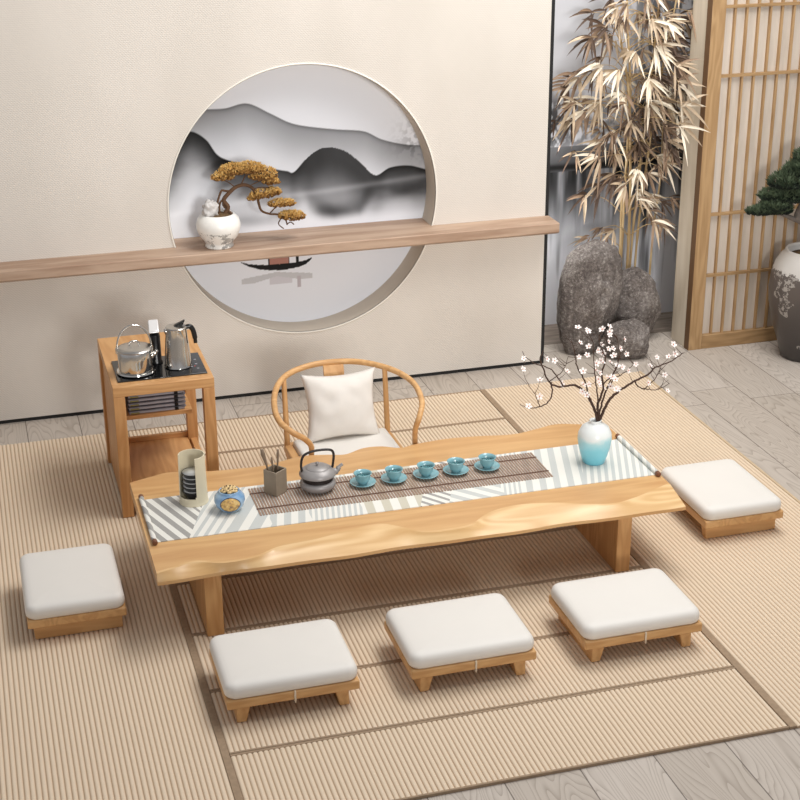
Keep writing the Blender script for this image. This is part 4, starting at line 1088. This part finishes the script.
hot = [(3.70, 1.80, -.6, 9, .2, 1), (3.60, 1.90, -1, 7, .24, 2), (3.50, 1.86, -1, 6, .22, 2), (3.55, 1.70, -.9, 8, .24, 1), (3.48, 1.62, -1, 7, .22, 1), (3.66, 1.66, -.5, 9, .20, 0), (3.80, 1.74, -.2, 10, .2, 0), (3.90, 1.78, .2, 10, .2, 0), (4.0, 1.72, .4, 10, .2, 2),
       (3.86, 1.60, 0, 11, .20, 0), (3.95, 1.58, .2, 10, .2, 2), (4.05, 1.60, .5, 9, .2, 2), (3.75, 1.50, -.3, 9, .2, 1), (3.62, 1.46, -.7, 10, .22, 0), (3.52, 1.42, -1, 8, .24, 1), (3.42, 1.48, -1.2, 5, .24, 1), (3.45, 1.36, -1, 7, .2, 2),
       (3.90, 1.45, .1, 12, .2, 1), (4.02, 1.46, .6, 10, .22, 0), (4.12, 1.50, 1, 7, .22, 0), (4.08, 1.38, .8, 9, .22, 0), (3.96, 1.34, .2, 11, .2, 2), (3.82, 1.34, -.1, 11, .2, 2), (3.70, 1.28, -.4, 10, .2, 1), (3.60, 1.24, -.8, 9, .2, 1), (3.56, 1.16, -.8, 8, .2, 1),
       (4.10, 1.28, .7, 8, .2, 1), (4.0, 1.22, .3, 9, .2, 2), (3.88, 1.20, 0, 9, .18, 3), (3.76, 1.14, -.3, 9, .18, 1), (3.82, 1.06, -.2, 10, .17, 0), (3.99, 1.12, .55, 10, .20, 0), (3.93, 1.02, .2, 9, .17, 1), (3.68, 1.04, -.9, 8, .24, 2), (3.60, .98, -1, 7, .24, 2), (3.58, .88, -1, 6, .2, 2),
       (3.74, .98, -.7, 7, .22, 1), (3.90, .90, .1, 8, .17, 0), (3.98, .84, .4, 9, .18, 0), (4.08, .86, .7, 6, .16, 2), (3.95, .74, .3, 8, .17, 1), (4.02, .72, .5, 6, .15, 1), (3.72, .68, -.8, 7, .17, 1), (3.60, .62, -.9, 7, .16, 1), (3.54, .56, -.9, 5, .13, 1),
       (4.05, 1.80, .5, 8, .2, 2), (4.15, 1.70, .6, 8, .2, 2), (3.74, 1.94, -.3, 8, .2, 1), (3.86, 1.94, .1, 9, .2, 1), (3.96, 1.92, .4, 8, .2, 0), (3.66, 2.02, -.6, 7, .2, 1), (3.90, 2.06, .2, 8, .2, 1), (4.08, 1.98, .5, 8, .2, 2), (4.16, 1.88, .6, 7, .2, 2), (3.78, 2.16, -.2, 9, .2, 1), (4.0, 2.18, .4, 9, .2, 1)]
for h in hot:
    cluster(*h)
    if h[0] > 3.62: cluster(h[0] + rnd(-.05, .05), h[1] + rnd(-.05, .05), h[2] + rnd(-.4, .4), 7, h[4] * .8, min(3, h[5] + 1))
for q_ in ((3.92, 1.62, .9, 6, .2, 1), (3.95, 1.50, 1.0, 6, .21, 0), (3.94, 1.38, .9, 6, .2, 0), (3.9, 1.72, .8, 6, .2, 1)):
    cluster(*q_, y=7.80)
for h in hot:
    if h[1] > 1.1: cluster(h[0] + rnd(-.07, .07), h[1] + rnd(-.07, .07), h[2] + rnd(-.3, .3), 6, h[4] * .85, min(3, h[5] + 1), BY + rnd(-.02, .1))
TW.build('twigs', CULM, t, smooth=True)
for m, mt, nm in zip(LB, LM, ('cream leaves', 'beige leaves', 'brown leaves', 'dark brown leaves')):
    m.build('leaves', mt, t, label=nm, kind='stuff')

# ------------------------------------------------------------------ big dark jar with green bonsai on the right
JX, JY = 4.712, 7.50
t = thing('green_bonsai', 'green needle bonsai in a tall dark and white glazed jar at the right edge', 'bonsai', (JX, JY, FZ))
t_ = NT('dark_drip_glaze', .3, 0, .5)
s_ = t_.n('ShaderNodeSeparateXYZ'); t_.link(t_.coord(), s_.inputs[0])
f = t_.noise(t_.coord((1, 1, 1)), 11, 5, .75); z = t_.M('ADD', s_.outputs[2], t_.M('MULTIPLY', t_.M('SUBTRACT', f, .5), .16))
fl_ = t_.noise(t_.coord((1, 1, 1)), 7, 1, .5); fl2 = t_.noise(t_.coord(), 38, 4, .7)
spot = t_.M('MULTIPLY', t_.M('GREATER_THAN', fl_, .60), t_.M('GREATER_THAN', fl2, .52))
body = t_.ramp(s_.outputs[2], [(0, lin((66, 62, 60))), (.5, lin((98, 90, 86)))])
body = t_.mix(t_.M('MULTIPLY', spot, .7), body, lin((190, 184, 176)))
t_.color(t_.mix(t_.M('GREATER_THAN', z, .550), body, lin((206, 202, 196))))
prof = [(0, .006), (.125, 0), (.135, .006), (.160, .09), (.205, .22), (.232, .34), (.240, .43), (.232, .52), (.213, .585), (.186, .630), (.168, .648), (.160, .660), (.160, .668), (.148, .668), (.138, .655), (.138, .625), (0, .622)]
MB().lathe(prof, 72, (JX, JY, FZ)).build('jar', t_.m, t, smooth=True)
m = MB(); m.lathe([(.139, .628), (.06, .645), (0, .650)], 36, (JX, JY, FZ)); m.build('soil', SOIL, t, smooth=True)
GB = plain('grey_bonsai_bark', (126, 116, 108), .85, 0, .35, 50, .4)
m = MB()
m.tube(spline([(JX, JY, .62), (JX + .01, JY, .70), (JX - .03, JY, .77), (JX - .09, JY, .83), (JX - .13, JY, .86), (JX - .10, JY, .95), (JX - .05, JY, 1.05), (JX - .06, JY, 1.15)], 6), [.034 - .022 * i / 42 for i in range(43)], 12)
m.tube(spline([(JX - .09, JY, .83), (JX - .16, JY, .855), (JX - .24, JY, .89), (JX - .33, JY, .90), (JX - .40, JY, .915)], 5), [.018 - .013 * i / 20 for i in range(21)], 9)
m.tube(spline([(JX - .10, JY, .95), (JX - .18, JY, 1.0), (JX - .26, JY, 1.05)], 5), .008, 8)
m.build('trunk', GB, t, smooth=True)
Gg = [plain('green_needles_lit', (96, 112, 84), .75, 0, .3, 50), plain('green_needles_mid', (62, 78, 56), .8, 0, .3, 50), plain('green_needles_shaded', (38, 48, 38), .85, 0, .3, 50)]
pads = [(JX - .37, JY, .905, .085, .06, .030), (JX - .28, JY, .930, .095, .08, .048), (JX - .20, JY, .975, .10, .09, .07), (JX - .30, JY + .02, .985, .07, .06, .045), (JX - .22, JY, 1.06, .10, .09, .07), (JX - .13, JY, 1.12, .10, .09, .08), (JX - .08, JY, 1.20, .10, .09, .065), (JX - .12, JY - .02, 1.0, .09, .08, .07), (JX + .02, JY, 1.14, .12, .1, .08), (JX + .1, JY, 1.0, .12, .1, .08), (JX - .26, JY, .90, .08, .06, .03)]
tufts(pads, 62, .032, .0024, Gg, 'foliage', t, 8)

# ------------------------------------------------------------------ light
def area(name, loc, target, sx, sy, power, col):
    l = bpy.data.lights.new(name, 'AREA'); l.shape = 'RECTANGLE'; l.size = sx; l.size_y = sy; l.energy = power; l.color = col
    o = bpy.data.objects.new(name, l); C.objects.link(o); o.location = loc
    o.rotation_euler = (Vector(target) - Vector(loc)).to_track_quat('-Z', 'Y').to_euler(); return o
area('key_light', (3.2, 6.3, 5.0), (1.8, 5.7, 0), 2.4, 1.6, 142, (1.0, .98, .955))
area('front_fill', (4.0, 3.9, 6.4), (2.5, 5.2, 0), 2.6, 2.0, 112, (1.0, .98, .955))
area('alcove_fill', (3.72, 7.62, 3.5), (3.76, 8.47, .6), .9, .4, 16, (1.0, .99, .97))  # added fill above the alcove, brightens the lake painting
area('alcove_side_fill', (3.20, 8.12, .75), (3.95, 8.47, .45), .12, 1.0, 5.0, (1.0, .99, .98))  # added fill hidden behind the panel, lifts the painting from the left
l = bpy.data.lights.new('wall_fill', 'SPOT'); l.energy = 1550; l.spot_size = math.radians(37); l.spot_blend = .5; l.shadow_soft_size = .8; l.color = (1.0, .985, .965)  # added spot behind the camera, lifts the back wall and niche
o = bpy.data.objects.new('wall_fill', l); C.objects.link(o); o.location = (1.9, -1.5, 2.7)
o.rotation_euler = (Vector((2.3, 7.8, 2.15)) - Vector(o.location)).to_track_quat('-Z', 'Y').to_euler()
w = bpy.data.worlds.new('world'); bpy.context.scene.world = w; w.use_nodes = True
w.node_tree.nodes['Background'].inputs[0].default_value = (.98, .97, 1.0, 1); w.node_tree.nodes['Background'].inputs[1].default_value = .36
bpy.context.scene.view_settings.view_transform = 'Standard'
bpy.context.scene.view_settings.look = 'None'
